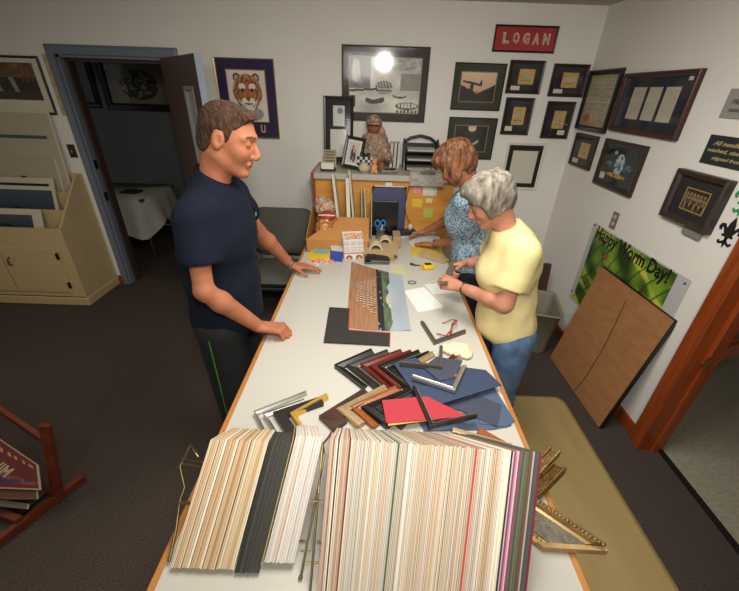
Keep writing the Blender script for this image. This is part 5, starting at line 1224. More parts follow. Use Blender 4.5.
def sample(x, y, z, phi, th_, face, core, label, cat, grp, yaw=0, lw=.075, leg=.30):
    key = (round(th_, 4), face, core, leg)
    if key not in cache:
        o = bpy.data.objects.new('mat_board_sample', lam_mesh(th_, mm(face), mm(core), leg)); cache[key] = o
    else: o = cache[key].copy()
    COL.objects.link(o); o.location = (x, y, z); o.rotation_euler = (0, phi, yaw)
    if not grp and 'group' in o: del o['group']
    return tag(o, label, cat, grp)
rnd = random.Random(3)
# left rack
tans = ['c4aa82', 'cdb894', 'c9af88', 'd2c2a4', 'c09f76', 'd6c9b0', 'c7ad86']
n = 36
for i in range(n):
    f = (i+.5)/n; c = rnd.choice(tans); lab = 'cream and tan mat board sample in the left rack'; grp = 'cream and tan mat samples in the left rack'
    if i in (9, 10, 17): c = 'e6dfcc'
    if i == 21: c = 'b08058'
    if i == 25: c = '4b4136'; lab = 'thin dark line of a sample among the tan mat boards in the left rack'; grp = None
    x = -.414+f*.156; ph = .25
    sample(x, .656+rnd.uniform(-.0015, .0015), PKZ+rnd.uniform(-.002, .002), ph, .0040, rnd.choice([c, 'a98a62', 'b99c78', '9c7c5a']), c, lab, 'mat board sample', grp)
for i in range(15):
    f = (i+.5)/15; c = rnd.choice(['33322d', '3c3b35', '292824', '45443d'])
    sample(-.256+f*.060, .652+rnd.uniform(-.0015, .0015), PKZ-.004+rnd.uniform(-.002, .002), .25, .0036, c, c, 'charcoal mat board sample in the left rack', 'mat board sample', 'charcoal mat samples in the left rack')
sample(-.192, .664, PKZ+.006, .25, .003, '6b4a20', 'b99a60', 'thin gold-edged sample between the charcoal and white boards', 'mat board sample', None)
for i in range(18):
    f = (i+.5)/18; c = rnd.choice(['d6d2ca', 'd0cac0', 'dcd9d2', 'c9c2b8'])
    if i == 6: c = 'c9a284'
    sample(-.187+f*.074, .672+rnd.uniform(-.0015, .0015), PKZ+.006+rnd.uniform(-.002, .002), .25, .0038, rnd.choice([c, 'b5ab9e', 'c2b8ac']), c, 'white mat board sample in the left rack', 'mat board sample', 'white mat samples in the left rack')
# right rack
SP = {2: ('2c2723', '8c7c66', 'dark-faced sample near the left end of the right rack'), 5: ('3a302a', '3a302a', 'narrow black sample near the left end of the right rack'), 12: ('7a2a22', '6b2a22', 'brick-red sample in the left third of the right rack'), 20: ('2f5a8c', 'cdbf9e', 'blue-faced sample in the left third of the right rack'),
      41: ('1f6a4a', '2c5a44', 'green sample near the middle of the right rack'), 46: ('2b2a27', 'b8a883', 'black-faced sample near the middle of the right rack'), 87: ('c8322c', 'c43a2e', 'bright red-cored sample right of the middle of the right rack'), 98: ('6b2636', 'd2b890', 'burgundy-faced sample in the right third of the right rack'),
      108: ('20284e', '23294c', 'navy-cored sample near the right end of the right rack'), 119: ('6b4a28', '664a2c', 'brown-cored sample near the right end of the right rack')}
N_ = 126
for i in range(N_):
    f = (i+.5)/N_; x = -.090+f*.542; ph = math.radians(2+16.5*f**.85); y = .640-.022*f
    th_ = .0040
    if i in SP: fc, c, lab = SP[i]; grp = None
    elif i < 12: c = rnd.choice(['c9b9a4', 'b9a08c', 'dcd4c2', 'a9937e', 'c29a86']); fc = rnd.choice([c, '8c5a4a', 'b9866a']); lab, grp = 'pinkish beige sample at the left end of the right rack', 'pinkish beige samples at the left end of the right rack'
    elif i < 104: c = rnd.choice(['d8cfbd', 'cdbfa6', 'd2bb98', 'ddd5c8', 'c2b09a', 'c9bfae', 'cfbfa2', 'c6a888', 'd9d1c4', 'bdb2a2', 'c8b0a0', 'c9c2b4']); fc = rnd.choice([c, c, 'b08a7a', '8f9484', 'b9966c', '7f7f70', 'a39a8a', 'a88f70', '9aa0a0']); lab, grp = 'cream-cored mat board sample in the right rack', 'cream-cored samples in the right rack'
    elif i < 108: c = rnd.choice(['e6e2da', 'dcd2b0']); fc = c; lab, grp = 'white-cored sample beside the navy one in the right rack', 'white-cored samples beside the navy sample'
    elif i < 114: c = ['b9809a', 'c9bcb8', '8a3f5c'][i % 3]; fc = c; lab, grp = 'pink and plum striped sample near the right end of the right rack', 'pink and plum samples near the right end of the right rack'
    elif i < 121: c = ['5c604c', '4e5444', '70705a'][i % 3]; fc = c; lab, grp = 'olive-grey sample near the right end of the right rack', 'olive-grey samples near the right end of the right rack'
    else: c = ['7a2036', 'c0a2a8', '5a4a3c', '3a5a52', '7a2a3e'][i % 5]; fc = c; lab, grp = 'sample of mixed dark colours at the right end of the right rack', 'dark coloured samples at the right end of the right rack'
    sample(x, y+rnd.uniform(-.002, .002), PKZ+.040+rnd.uniform(-.003, .003), ph, th_, fc, c, lab, 'mat board sample', grp, leg=.362)
# wire racks
wire = mat('antique_brass_wire', '8a7a56', .28, .9)
def rack(label, xl, xr, leanl, leanr, ends, hh=.235, z0=T+.004):
    t = thing('wire_rack', V((xl+xr)/2, .65, T), label, 'wire rack')
    for x, ln_, on in ((xl, leanl, ends[0]), (xr, leanr, ends[1])):
        if not on: continue
        g = G(); top = V(x+ln_*hh, .64, T+hh)
        g.tube([V(x, .64-hh, z0), V(x+ln_*hh*.5, .64-hh*.5, T+hh*.5), top, V(x+ln_*hh*.5, .64+hh*.5, T+hh*.5), V(x, .64+hh, z0)], .003, 8); g.ball(V(x, .64-hh-.003, z0+.002), .006, 10); obj('end_rod', g, wire, t)
        for k_ in (.2, .6):
            y_, z_ = .64-hh*(1-k_), hh*k_
            g = G(); g.tube([V(x+ln_*z_-.014, y_, T+z_), V(x+ln_*z_+.014, y_, T+z_)], .0024, 8); obj('rung', g, wire, t)
    for y_ in (.52, .78): g = G(); g.tube([V(xl, y_, z0), V(xr, y_, z0)], .003, 8); obj('base_rod', g, wire, t)
    return t
t = rack('brass wire rack holding the left stack of cream, charcoal and white mat samples', -.478, -.146, .20, .2, (0, 1), .20)
for pts_ in ([pz(169, 562, T+.01), pz(176, 530, T+.04), pz(180, 500, T+.07), pz(185, 487, T+.09), pz(180, 466, T+.13), pz(191, 445, T+.17), pz(198, 457, T+.15)], [pz(182, 459, T+.135), pz(206, 463, T+.135)], [pz(183, 464, T+.13), pz(205, 468, T+.13)], [pz(180, 503, T+.07), pz(190, 503, T+.07)]):
    g = G(); g.tube(pts_, .0038, 8); obj('end_wire', g, wire, t)
rack('brass wire rack holding the long right stack of mat samples', -.118, .36, .03, .2, (1, 0), .235)
# ------------------------------------------------------------------ people
sys_h = .0045
def skin(nm, c, c2): return mat(nm, c, .6, col2=c2, vscale=14, bump=.12, bscale=110, sss=.06, spec=.25)
def frame_of(f, pitch):
    f = Vector(f).normalized(); l = UZ.cross(f); f2 = (f*math.cos(pitch)-UZ*math.sin(pitch)).normalized(); u = f2.cross(l).normalized(); return f2, l, u
class Head:
    def __init__(s, c, f, pitch, sc=1.): s.c = Vector(c); s.f, s.l, s.u = frame_of(f, pitch); s.s = sc; s.R = [[s.f[i], s.l[i], s.u[i]] for i in range(3)]; s.RM = Matrix((s.f, s.l, s.u)).transposed()
    def p(s, x, y, z): return s.c+(s.f*x+s.l*y+s.u*z)*s.s
    def loc(s, P): Q = (P-np.array(s.c))/s.s; return Q@np.array(s.f), Q@np.array(s.l), Q@np.array(s.u)
    def build(s, S, neck, rn=.055, fem=0):
        e = lambda c, r, k=.02, **a: S.ell(s.p(*c), [q*s.s for q in r], s.R, k*s.s, **a)
        c = lambda a, b, r0, r1, k=.015, **kw: S.cap(s.p(*a), s.p(*b), r0*s.s, r1*s.s, k*s.s, **kw)
        e((-.008, 0, .035), (.097, .076, .088)); e((.028, 0, -.03), (.066, .060, .078), .03)
        for y in (-1, 1):
            c((-.015, y*.050, -.05), (.062, y*.018, -.098), .020, .017, .025)
            e((.058, y*.036, -.022), (.028, .026, .028), .02)
        e((.074, 0, -.098), (.021, .022, .019), .015)
        for y in (-1, 1): c((.088, y*.012, .036), (.066, y*.047, .032), .0095, .010, .018)
        for y in (-1, 1): S.ell(s.p(.098, y*.033, .012), [.017*s.s]*3, None, .012*s.s, sub=True)
        c((.090, 0, .018), (.112, 0, -.022), .0085, .0125, .010); e((.104, 0, -.032), (.015, .017, .010), .008)
        for y in (-1, 1): e((.074, y*.033, .014), (.0165, .017, .0135), .004)      # closed-down lids over the eyes
        c((.088, -.017, -.060), (.088, .017, -.060), .007, .007, .008); e((.092, 0, -.057), (.010, .020, .006), .005); e((.090, 0, -.070), (.0095, .018, .0065), .005)
        S.ell(s.p(.104, 0, -.0632), [.012*s.s, .022*s.s, .0016*s.s], s.R, .002, sub=True)
        for y in (-1, 1):
            e((-.012, y*.076, .002), (.021, .010, .033), .008); S.ell(s.p(-.006, y*.088, .006), [.011*s.s, .010*s.s, .020*s.s], s.R, .006*s.s, sub=True)
        S.cap(s.p(-.035, 0, -.055), neck, rn*s.s, rn*1.12*s.s, .04)
def hand(S, w, d, n, side, sc=1., curl=(.3, .3, .3, .3), spread=.08, thumb=(.6, .4), tcurl=.3, k=.006):
    """wrist, finger direction, back-of-hand normal, direction of the thumb side"""
    w = Vector(w); d = Vector(d).normalized(); n = Vector(n); n = (n-d*n.dot(d)).normalized(); t = Vector(side); t = (t-d*t.dot(d)-n*t.dot(n)).normalized()
    offs = (.027, .009, -.009, -.026); lens = ((.043, .026, .021), (.047, .030, .022), (.043, .028, .021), (.034, .021, .018)); kn = (.088, .092, .087, .078)
    for i in range(4): S.cap(w+t*offs[i]*.55*sc, w+(d*kn[i]+t*offs[i])*sc, .0135*sc, .0105*sc, .014)
    S.cap(w+t*.012*sc-n*.004, w+(d*.055+t*.026-n*.008)*sc, .015*sc, .014*sc, .012)
    tips = []
    for i in range(4):
        p = w+(d*kn[i]+t*offs[i])*sc; a = 0; yaw = spread*(1.5-i)*.9; dd_ = (d+t*yaw).normalized()
        for j in range(3):
            a += curl[i]*(1 if j else .9)*(1.15 if j == 1 else 1)
            q = p+(dd_*math.cos(a)-n*math.sin(a))*lens[i][j]*sc
            r0 = (.0092, .0083, .0075)[j]*sc*(1, 1.03, 1, .88)[i]; S.cap(p, q, r0, r0*.92, k if j == 0 else .003); p = q
        tips.append(p)
    p = w+(d*.018+t*.024-n*.006)*sc; dirs = (d*math.cos(thumb[0])+t*math.sin(thumb[0])-n*thumb[1]*.5).normalized()
    q = p+dirs*.042*sc; S.cap(p, q, .0135*sc, .0105*sc, .010)
    d2 = (dirs*math.cos(tcurl)+d*math.sin(tcurl)).normalized(); r_ = q+d2*.031*sc; S.cap(q, r_, .0102*sc, .009*sc, .004)
    d3 = (d2*math.cos(tcurl*.6)+d*math.sin(tcurl*.6)-n*.1).normalized(); S.cap(r_, r_+d3*.024*sc, .009*sc, .0078*sc, .003)
    return tips
def lipfn(Hd, extra=None):
    def fn(C_):
        x, y, z = Hd.loc(C_); m_ = ((x-.096)/.016)**2+(y/.021)**2+((z+.0635)/.0105)**2 < 1
        o = np.zeros(len(C_), int); o[m_] = 1
        for s_ in (-1, 1):      # lash line and brow
            e_ = (np.abs(z-.0035-.0015) < .0022) & (np.abs(y-s_*.033) < .013) & (x > .078); o[e_] = 2
            b_ = (np.abs(z-.040+np.abs(y-s_*.030)*.15) < .0042) & (np.abs(y-s_*.032) < .021) & (x > .055); o[b_] = 2
        return o
    return fn
def eyes(Hd, t, iris):
    for s_ in (-1, 1):
        g = G(); g.ball(Hd.p(.0745, s_*.033, .0095), .0138*Hd.s, 12); g.lathe(Hd.p(.0870, s_*.033, .004), [(.0055, 0), (.005, .0012)], 12, 1, axis=(Hd.f-Hd.u*.3).normalized())
        obj('eye', g, [mat('eye_white', 'c9c2b8', .3), mat(iris[0], iris[1], .3)], t)
def arm(S, sh, el, wr, r=(.050, .044, .040, .028), k=.03):
    sh, el, wr = Vector(sh), Vector(el), Vector(wr); m1 = el+(wr-el)*.28
    S.cap(sh, el, r[0], r[1]*.92, k); S.cap(el, m1, r[1]*.92, r[2]*1.05, .02); S.cap(m1, wr, r[2]*1.05, r[3], .02)
def shoes(t, pts, m_, sole):
    for i, (h_, d) in enumerate(pts):
        h_, d = Vector(h_), Vector(d).normalized(); a = h_-d*.06; b = h_+d*.17
        S = SDF((min(a.x, b.x)-.08, min(a.y, b.y)-.08, -.01), (max(a.x, b.x)+.08, max(a.y, b.y)+.08, .18), .006)
        S.cap(a+UZ*.05, h_+d*.08+UZ*.045, .045, .047, .02).cap(h_+d*.08+UZ*.04, b+UZ*.03, .046, .038, .02).cap(h_-d*.02+UZ*.06, h_-d*.02+UZ*.12, .045, .042, .03).plane((0, 0, .002), (0, 0, -1)).plane((0, 0, .13), (0, 0, 1))
        sdf_obj('shoe', S, m_, t)
def noisehair(P): return vn(P, (90, 90, 30))*.005+vn(P, (38, 38, 16), 3)*.005
# ================================================================== the man
MX, MY = -.80, 1.52
MX = -.72; man = thing('person', (MX, MY, 0), 'man in a navy T-shirt and black shorts leaning with both hands on the counter', 'person')
sk1 = skin('tanned_skin', '9a6044', 'a86d50'); lipm = mat('man_lips', '8f4d3c', .45); lash = mat('brown_brow', '4a2c1c', .8)
Hm = Head((-.560, 1.495, 1.752), (1, .02, 0), .30, 1.05)
S = SDF((-1.10, 1.10, -.01), (-.32, 2.30, 1.92), .0045)
Hm.build(S, V(-.645, 1.50, 1.565), .053)
S.ell((-.665, 1.505, 1.40), (.115, .175, .19), k=.05).ell((-.695, 1.52, 1.10), (.12, .15, .2), k=.05)
S.cap((-.65, 1.37, 1.50), (-.64, 1.64, 1.50), .055, .055, .05)
shR, elR, wrR = V(-.675, 1.325, 1.485), V(-.66, 1.265, 1.215), V(-.525, 1.42, .950)
shL, elL, wrL = V(-.650, 1.69, 1.49), V(-.630, 1.92, 1.24), V(-.515, 2.12, .948)
arm(S, shR, elR, wrR, (.046, .041, .041, .031)); arm(S, shL, elL, wrL, (.048, .042, .042, .031))
hand(S, wrR+V(.012, .002, -.008), (1, .10, -.12), (0, 0, 1), (0, 1, 0), 1.18, curl=(.95, 1.0, 1.05, 1.1), spread=.02, thumb=(.35, .9), tcurl=.3)
hand(S, wrL+V(.012, .006, -.008), (1, .25, -.16), (0, 0, 1), (0, -1, 0), 1.0, curl=(.12, .10, .12, .14), spread=.14, thumb=(.75, .5), tcurl=.2)
for s_, yy in ((-1, 1.42), (1, 1.63)):
    S.cap((-.705, yy, .93), (-.70, yy, .50), .088, .060, .04).cap((-.70, yy, .50), (-.69, yy, .34), .058, .060, .03).cap((-.69, yy, .34), (-.70, yy, .08), .058, .038, .03)
sdf_obj('body', S, [sk1, lipm, lash], man, matfn=lipfn(Hm), disp=lambda P: vn(P, 30)*.0012)
eyes(Hm, man, ('iris_brown', '3a2a1c'))
# short brown hair
S = SDF(Hm.c-V(.15, .13, .12), Hm.c+V(.15, .13, .19), .0035)
S.ell(Hm.p(-.010, 0, .038), (.103, .0845, .093), Hm.R, .01)
S.ell(Hm.p(.050, 0, .094), (.046, .056, .028), Hm.R, .02); S.ell(Hm.p(-.055, 0, -.015), (.054, .070, .066), Hm.R, .02)
def hcut(Hd, pts):
    for c_, n_ in pts: S.plane(Hd.p(*c_), Hd.f*n_[0]+Hd.l*n_[1]+Hd.u*n_[2])
X_, Y_, Z_ = [S.lo[q]+S.h*np.arange(S.n[q], dtype=np.float32) for q in range(3)]
def field(S, Hd):
    ax = [S.lo[q]+S.h*np.arange(S.n[q], dtype=np.float32)-Hd.c[q] for q in range(3)]
    A = (ax[0][:, None, None], ax[1][None, :, None], ax[2][None, None, :])
    return [(A[0]*v[0]+A[1]*v[1]+A[2]*v[2])/Hd.s for v in (Hd.f, Hd.l, Hd.u)]
x, y, z = field(S, Hm)
low = np.interp(x, [-.12, -.045, -.034, -.026, .004, .011, .022, .031, .052, .066, .074, .12], [-.066, -.058, .01, .036, .038, .002, .002, .046, .064, .082, .094, .104]).astype(np.float32)-z
S.D = np.maximum(S.D, low*.75)
hairm = mat('short_brown_hair', '1c0f07', .95, col2='4c2e18', vscale=90, stretch=(1, 1, .4), bump=1, bscale=120)
sdf_obj('hair', S, hairm, man, disp=lambda P: vn(P, (120, 120, 60))*.0022+vn(P, 35, 4)*.002, smooth_it=2)
# T-shirt
shirt = mat('navy_tshirt', '0c1321', .9, var=.12, vscale=25, bump=.15, bscale=200, spec=.2)
def wrinkle(a=.006, s_=(9, 9, 5), seed=0): return lambda P: vn(P, s_, seed)*a+vn(P, np.array(s_)*2.3, seed+2)*a*.45
S = SDF((-1.10, 1.08, .86), (-.42, 2.05, 1.66), .0055)
S.ell((-.665, 1.51, 1.375), (.155, .200, .19), k=.06).ell((-.690, 1.52, 1.14), (.165, .185, .22), k=.06).ell((-.695, 1.52, .97), (.168, .19, .16), k=.05)
S.cap((-.655, 1.36, 1.512), (-.645, 1.65, 1.512), .066, .066, .07).cap((-.650, 1.5, 1.53), (-.635, 1.5, 1.64), .10, .070, .09)
def sleeve(S, sh, el, f_, r0, r1, k=.05):
    sh, el = Vector(sh), Vector(el); d = (el-sh).normalized(); e = sh+(el-sh)*f_
    S.cap(sh, e+d*.05, r0, r1, k, cuts=[(e, d)]); return e, d
e1, d1 = sleeve(S, shR, elR, .58, .074, .076); e2, d2 = sleeve(S, shL, elL, .50, .074, .072)
S.plane((0, 0, .895), (.0, 0, -1)); nk = V(-.640, 1.50, 1.615); up_n = (Hm.p(-.035, 0, -.055)-nk).normalized()
S.plane(nk+V(0, 0, .010), (.50, 0, .866)); 
sdf_obj('t_shirt', S, shirt, man, disp=wrinkle(.007, (7, 7, 5)))
g = G(); p = V(-.528, 1.60, 1.42); g.prism([p, p+V(.0, .010, .018), p+V(.004, .002, .006), p+V(.004, -.008, .016)], .004, n=V(1, -.2, .3).normalized()); obj('shirt_emblem', g, mat('emblem_grey', '8f9298', .5), man)
# shorts
S = SDF((-1.02, 1.26, .32), (-.54, 1.80, 1.02), .006)
S.ell((-.70, 1.52, .95), (.145, .185, .12), k=.05)
for yy in (1.425, 1.62): S.cap((-.70, yy, .92), (-.69, yy, .36), .112, .098, .03)
S.plane((0, 0, .36), (0, 0, -1)).plane((0, 0, .985), (0, 0, 1)); sdf_obj('shorts', S, mat('black_shorts', '0f1012', .8, bump=.1, bscale=100), man, disp=wrinkle(.006, (8, 8, 4), 3))
g = G(); pts_ = [V(-.735, 1.314+(.925-z_)*.03, z_) for z_ in np.linspace(.93, .365, 12)]; g.tube([V(p.x+.02, p.y+(0.0), p.z) for p in pts_], .0035, 6); obj('side_stripe', g, mat('lime_stripe', '3c7a26', .6), man)
shoes(man, [((-.70, 1.42, 0), (1, -.1, 0)), ((-.70, 1.63, 0), (1, .15, 0))], mat('dark_sneaker', '22242a', .6), None)
# watch
wd = (elL-wrL).normalized(); c_ = wrL+wd*.028; a_ = wd.orthogonal().normalized(); b_ = wd.cross(a_)
g = G(); g.tube([c_+(a_*math.cos(q*PI/10)+b_*math.sin(q*PI/10))*.0335 for q in range(20)], .0065, 8, closed=True); wt = thing('wristwatch', c_, 'metal wristwatch on the leaning man’s far wrist', 'watch'); obj('band', g, mat('watch_steel', '6f6a60', .3, .9), wt)
g = G(); q_ = (UZ-wd*UZ.dot(wd)).normalized(); g.lathe(c_+q_*.033, [(.017, 0), (.017, .006), (.014, .008)], 18, axis=q_); obj('dial', g, mat('watch_dial', '3c3a38', .2), wt)
# ================================================================== grey-haired woman in yellow
w2 = thing('person', (.74, 1.56, 0), 'grey-haired woman in a yellow T-shirt and jeans standing at the right side of the counter', 'person')
sk2 = skin('fair_skin', 'a87259', 'b58069'); lip2 = mat('woman_lips', 'a05a50', .45)
H2 = Head((.515, 1.60, 1.522), (-1, .10, 0), .55, .90)
S = SDF((.28, 1.25, -.01), (.98, 1.92, 1.72), .0045)
nk2 = V(.600, 1.59, 1.415)
H2.build(S, nk2, .050)
S.ell((.665, 1.575, 1.25), (.10, .14, .16), k=.05).ell((.70, 1.57, 1.02), (.11, .135, .17), k=.05).cap((.645, 1.47, 1.36), (.645, 1.70, 1.36), .04, .04, .04)
sL, eL, wL = V(.655, 1.455, 1.345), V(.610, 1.425, 1.11), V(.455, 1.62, 1.085)
sR, eR, wR = V(.645, 1.715, 1.345), V(.63, 1.84, 1.13), V(.530, 1.855, 1.115)
arm(S, sL, eL, wL, (.046, .043, .037, .024)); arm(S, sR, eR, wR, (.046, .042, .036, .024))
hand(S, wL+V(-.008, .006, 0), (-1, .45, .0), (.3, -.75, .35), (0, .15, 1), .90, curl=(.85, .9, .9, .9), spread=.02, thumb=(.35, .7), tcurl=.4)
hand(S, wR+V(-.008, -.004, 0), (-1, -.45, -.15), (.1, .75, .6), (0, -.2, 1), .90, curl=(.9, .95, .95, .95), spread=.02, thumb=(.35, .7), tcurl=.4)
for yy in (1.46, 1.66): S.cap((.71, yy, .88), (.72, yy, .48), .08, .052, .04).cap((.72, yy, .48), (.76, yy, .08), .052, .036, .03)
sdf_obj('body', S, [sk2, lip2, mat('grey_brow', '7a6450', .8)], w2, matfn=lipfn(H2), disp=lambda P: vn(P, 30)*.0012); eyes(H2, w2, ('iris_blue', '4a5a68'))
S = SDF(H2.c-V(.16, .15, .16), H2.c+V(.17, .15, .17), .004)
S.ell(H2.p(-.012, 0, .044), [.109, .088, .096], H2.R, .02).ell(H2.p(-.060, 0, .0), [.054, .070, .072], H2.R, .03).ell(H2.p(.055, 0, .090), [.052, .066, .036], H2.R, .03)
for s_ in (-1, 1): S.ell(H2.p(.005, s_*.072, .005), [.045, .024, .060], H2.R, .02)
x, y, z = field(S, H2)
f_ = x-np.interp(z, [-.09, -.03, .0, .03, .055, .075], [.015, .032, .042, .055, .09, .125]); lo_ = np.interp(x, [-.12, -.03, .0, .05, .12], [-.088, -.082, -.052, -.04, -.03])-z
S.D = np.maximum(S.D, np.maximum(f_, lo_).astype(np.float32)); S.cap(H2.p(.09, 0, -.05), H2.p(.09, 0, .02), .062, .058, .01, sub=True)
sdf_obj('hair', S, mat('grey_blond_hair', '403930', .8, col2='8b8375', vscale=48, stretch=(1, 1, .3), bump=1, bscale=70), w2, disp=lambda P: vn(P, (26, 26, 12))*.008+vn(P, (70, 70, 24), 4)*.003, smooth_it=1)
S = SDF((.48, 1.26, .80), (1.0, 1.92, 1.50), .0055)
S.ell((.660, 1.575, 1.24), (.128, .165, .18), k=.06).ell((.680, 1.57, 1.03), (.138, .160, .19), k=.06).ell((.700, 1.57, .92), (.142, .170, .12), k=.05)
S.ell((.575, 1.575, 1.20), (.07, .12, .08), k=.05).cap((.645, 1.47, 1.365), (.645, 1.70, 1.365), .052, .052, .05).cap((.615, 1.585, 1.38), (.60, 1.59, 1.43), .065, .056, .05)
e1, d1 = sleeve(S, sL, eL, .66, .064, .068); e2, d2 = sleeve(S, sR, eR, .66, .064, .066)
S.plane((0, 0, .865), (0, 0, -1)); S.plane(nk2+V(0, 0, .006), (-.5, 0, .86))
sdf_obj('t_shirt', S, mat('pale_yellow_cotton', 'cfc088', .85, var=.04, vscale=14, bump=.12, bscale=180), w2, disp=wrinkle(.008, (8, 8, 6), 5))
S = SDF((.58, 1.34, .03), (.96, 1.82, .98), .006)
S.ell((.715, 1.56, .90), (.130, .165, .10), k=.05)
for yy in (1.465, 1.66): S.cap((.715, yy, .87), (.72, yy, .48), .095, .072, .03).cap((.72, yy, .48), (.76, yy, .07), .072, .062, .03)
S.plane((0, 0, .05), (0, 0, -1)); sdf_obj('jeans', S, mat('blue_denim', '3c5270', .85, col2='54708f', vscale=18, bump=.15, bscale=300), w2, disp=wrinkle(.006, (8, 8, 5), 6))
shoes(w2, [((.77, 1.46, 0), (-1, -.1, 0)), ((.77, 1.66, 0), (-1, .1, 0))], mat('white_sneaker', 'a9a59c', .6), None)
# bracelet and the dark strip she holds
wd = (eL-wL).normalized(); c_ = wL+wd*.022; a_ = wd.orthogonal().normalized(); b_ = wd.cross(a_)
g = G(); g.tube([c_+(a_*math.cos(q*PI/10)+b_*math.sin(q*PI/10))*.029 for q in range(20)], .004, 8, closed=True); solo('bracelet', g, mat('watch_steel', '6f6a60', .3, .9), 'thin metal watch bracelet on the grey-haired woman’s near wrist', 'bracelet')
g = G(); a_, b_ = V(.395, 1.66, 1.062), V(.43, 1.745, 1.07); dr_ = (wR+V(-.075, -.02, .0))-(wL+V(-.075, .03, .0)); c_ = ((wR+V(-.075, -.02, .0))+(wL+V(-.075, .03, .0)))/2; dr_ = dr_.normalized()*.24; g.obox(c_+V(.0, 0, .012), dr_*1.05, dr_.cross(V(0, .5, .85)).normalized()*.034, dr_.cross(dr_.cross(V(0, .5, .85))).normalized()*.006); solo('moulding_strip', g, mat('dark_strip', '544c42', .4), 'dark flat moulding strip held between the grey-haired woman’s hands', 'moulding strip')
# ================================================================== woman writing
w1 = thing('person', (.76, 2.34, 0), 'woman with reddish-brown hair and a blue patterned blouse bending over to write', 'person')
sk3 = skin('warm_skin', '9f6547', 'ad7456')
f1 = V(-.90, .42, 0).normalized(); H1 = Head((.490, 2.27, 1.565), f1, .75, .94); l1 = UZ.cross(f1)
S = SDF((.22, 1.95, -.01), (1.05, 3.02, 1.74), .005)
nk1 = V(.600, 2.27, 1.44)
H1.build(S, nk1, .050)
cs_ = V(.625, 2.31, 1.28); Rb = [[f1[i], l1[i], UZ[i]] for i in range(3)]
S.ell(cs_, (.11, .16, .17), Rb, .05).ell((.71, 2.33, 1.03), (.105, .135, .17), Rb, .05); S.cap(cs_+l1*.13+V(0, 0, .11), cs_-l1*.13+V(0, 0, .11), .045, .045, .04)
sL1, eL1, wL1 = cs_+l1*.17+V(-.0, .0, .085), V(.610, 2.30, 1.085), V(.475, 2.60, .935)
sR1, eR1, wR1 = cs_-l1*.17+V(-.02, .02, .085), V(.60, 2.70, 1.10), V(.435, 2.88, .935)
arm(S, sL1, eL1, wL1, (.046, .042, .036, .024)); arm(S, sR1, eR1, wR1, (.046, .042, .036, .024))
hand(S, wL1+V(-.008, .004, -.008), (-1, .75, -.22), (-.1, 0, 1), (.6, 1, 0), .92, curl=(.10, .10, .12, .14), spread=.07, thumb=(.7, .5), tcurl=.3)
tips = hand(S, wR1+V(-.008, .0, -.004), (-1, .0, -.25), (-.1, .55, .8), (0, -.9, .5), .92, curl=(.65, .75, .85, .9), spread=.02, thumb=(.4, .8), tcurl=.4)
for o_ in (-.1, .1): hp = V(.735, 2.33, 0)+l1*o_; S.cap(hp+UZ*.88, hp+UZ*.48, .08, .052, .04).cap(hp+UZ*.48, hp+V(.02, 0, .08), .052, .036, .03)
sdf_obj('body', S, [sk3, lip2, lash], w1, matfn=lipfn(H1), disp=lambda P: vn(P, 30)*.0012); eyes(H1, w1, ('iris_brown', '3a2a1c'))
S = SDF(H1.c-V(.17, .17, .20), H1.c+V(.18, .17, .17), .0045)
S.ell(H1.p(-.014, 0, .048), [.118, .100, .098], H1.R, .02).ell(H1.p(-.06, 0, -.01), [.062, .085, .085], H1.R, .03).ell(H1.p(.055, 0, .09), [.062, .08, .045], H1.R, .03)
for s_ in (-1, 1): S.ell(H1.p(.022, s_*.080, -.012), [.048, .028, .085], H1.R, .02).ell(H1.p(.06, s_*.068, -.055), [.030, .022, .045], H1.R, .02)
x, y, z = field(S, H1); f_ = x-np.interp(z, [-.12, -.05, .04, .075], [.07, .092, .094, .13]); S.D = np.maximum(S.D, np.maximum(f_, -.125-z+.1*np.abs(x)).astype(np.float32)); S.cap(H1.p(.095, 0, -.09), H1.p(.095, 0, .025), .062, .056, .01, sub=True)
sdf_obj('hair', S, mat('auburn_hair', '3a1c0c', .6, col2='86552f', vscale=42, stretch=(1, 1, .25), bump=1, bscale=60), w1, disp=lambda P: vn(P, (42, 42, 16))*.011+vn(P, (110, 110, 40), 4)*.004, smooth_it=1)
S = SDF((.38, 1.95, .80), (1.05, 2.72, 1.54), .0055)
S.ell(cs_+V(0, 0, -.02), (.142, .185, .19), Rb, .06).ell((.695, 2.33, 1.05), (.150, .175, .19), Rb, .06).ell((.72, 2.33, .92), (.150, .18, .12), Rb, .05).ell(cs_+f1*.08+V(0, 0, -.05), (.07, .13, .08), Rb, .05)
S.cap(cs_+l1*.13+V(0, 0, .105), cs_-l1*.13+V(0, 0, .105), .058, .058, .05).cap(nk1+V(.02, 0, -.05), nk1+V(.005, 0, .0), .07, .058, .05)
e1, d1 = sleeve(S, sL1, eL1, .55, .066, .066); e2, d2 = sleeve(S, sR1, eR1, .55, .066, .066)
S.plane((0, 0, .87), (0, 0, -1)); S.plane(nk1+V(0, 0, .006), (f1*.5+UZ*.86))
blouse = mat('blue_floral_blouse', '617c93', .8, col2='9db2c0', vscale=85, bump=.1, bscale=120); r_ = [n_ for n_ in blouse.node_tree.nodes if n_.type == 'VALTORGB'][0]; r_.color_ramp.elements[0].position = .44; r_.color_ramp.elements[1].position = .56; e_ = r_.color_ramp.elements.new(.38); e_.color = (*lin('3d5164'), 1)
sdf_obj('blouse', S, blouse, w1, disp=wrinkle(.007, (8, 8, 6), 9))
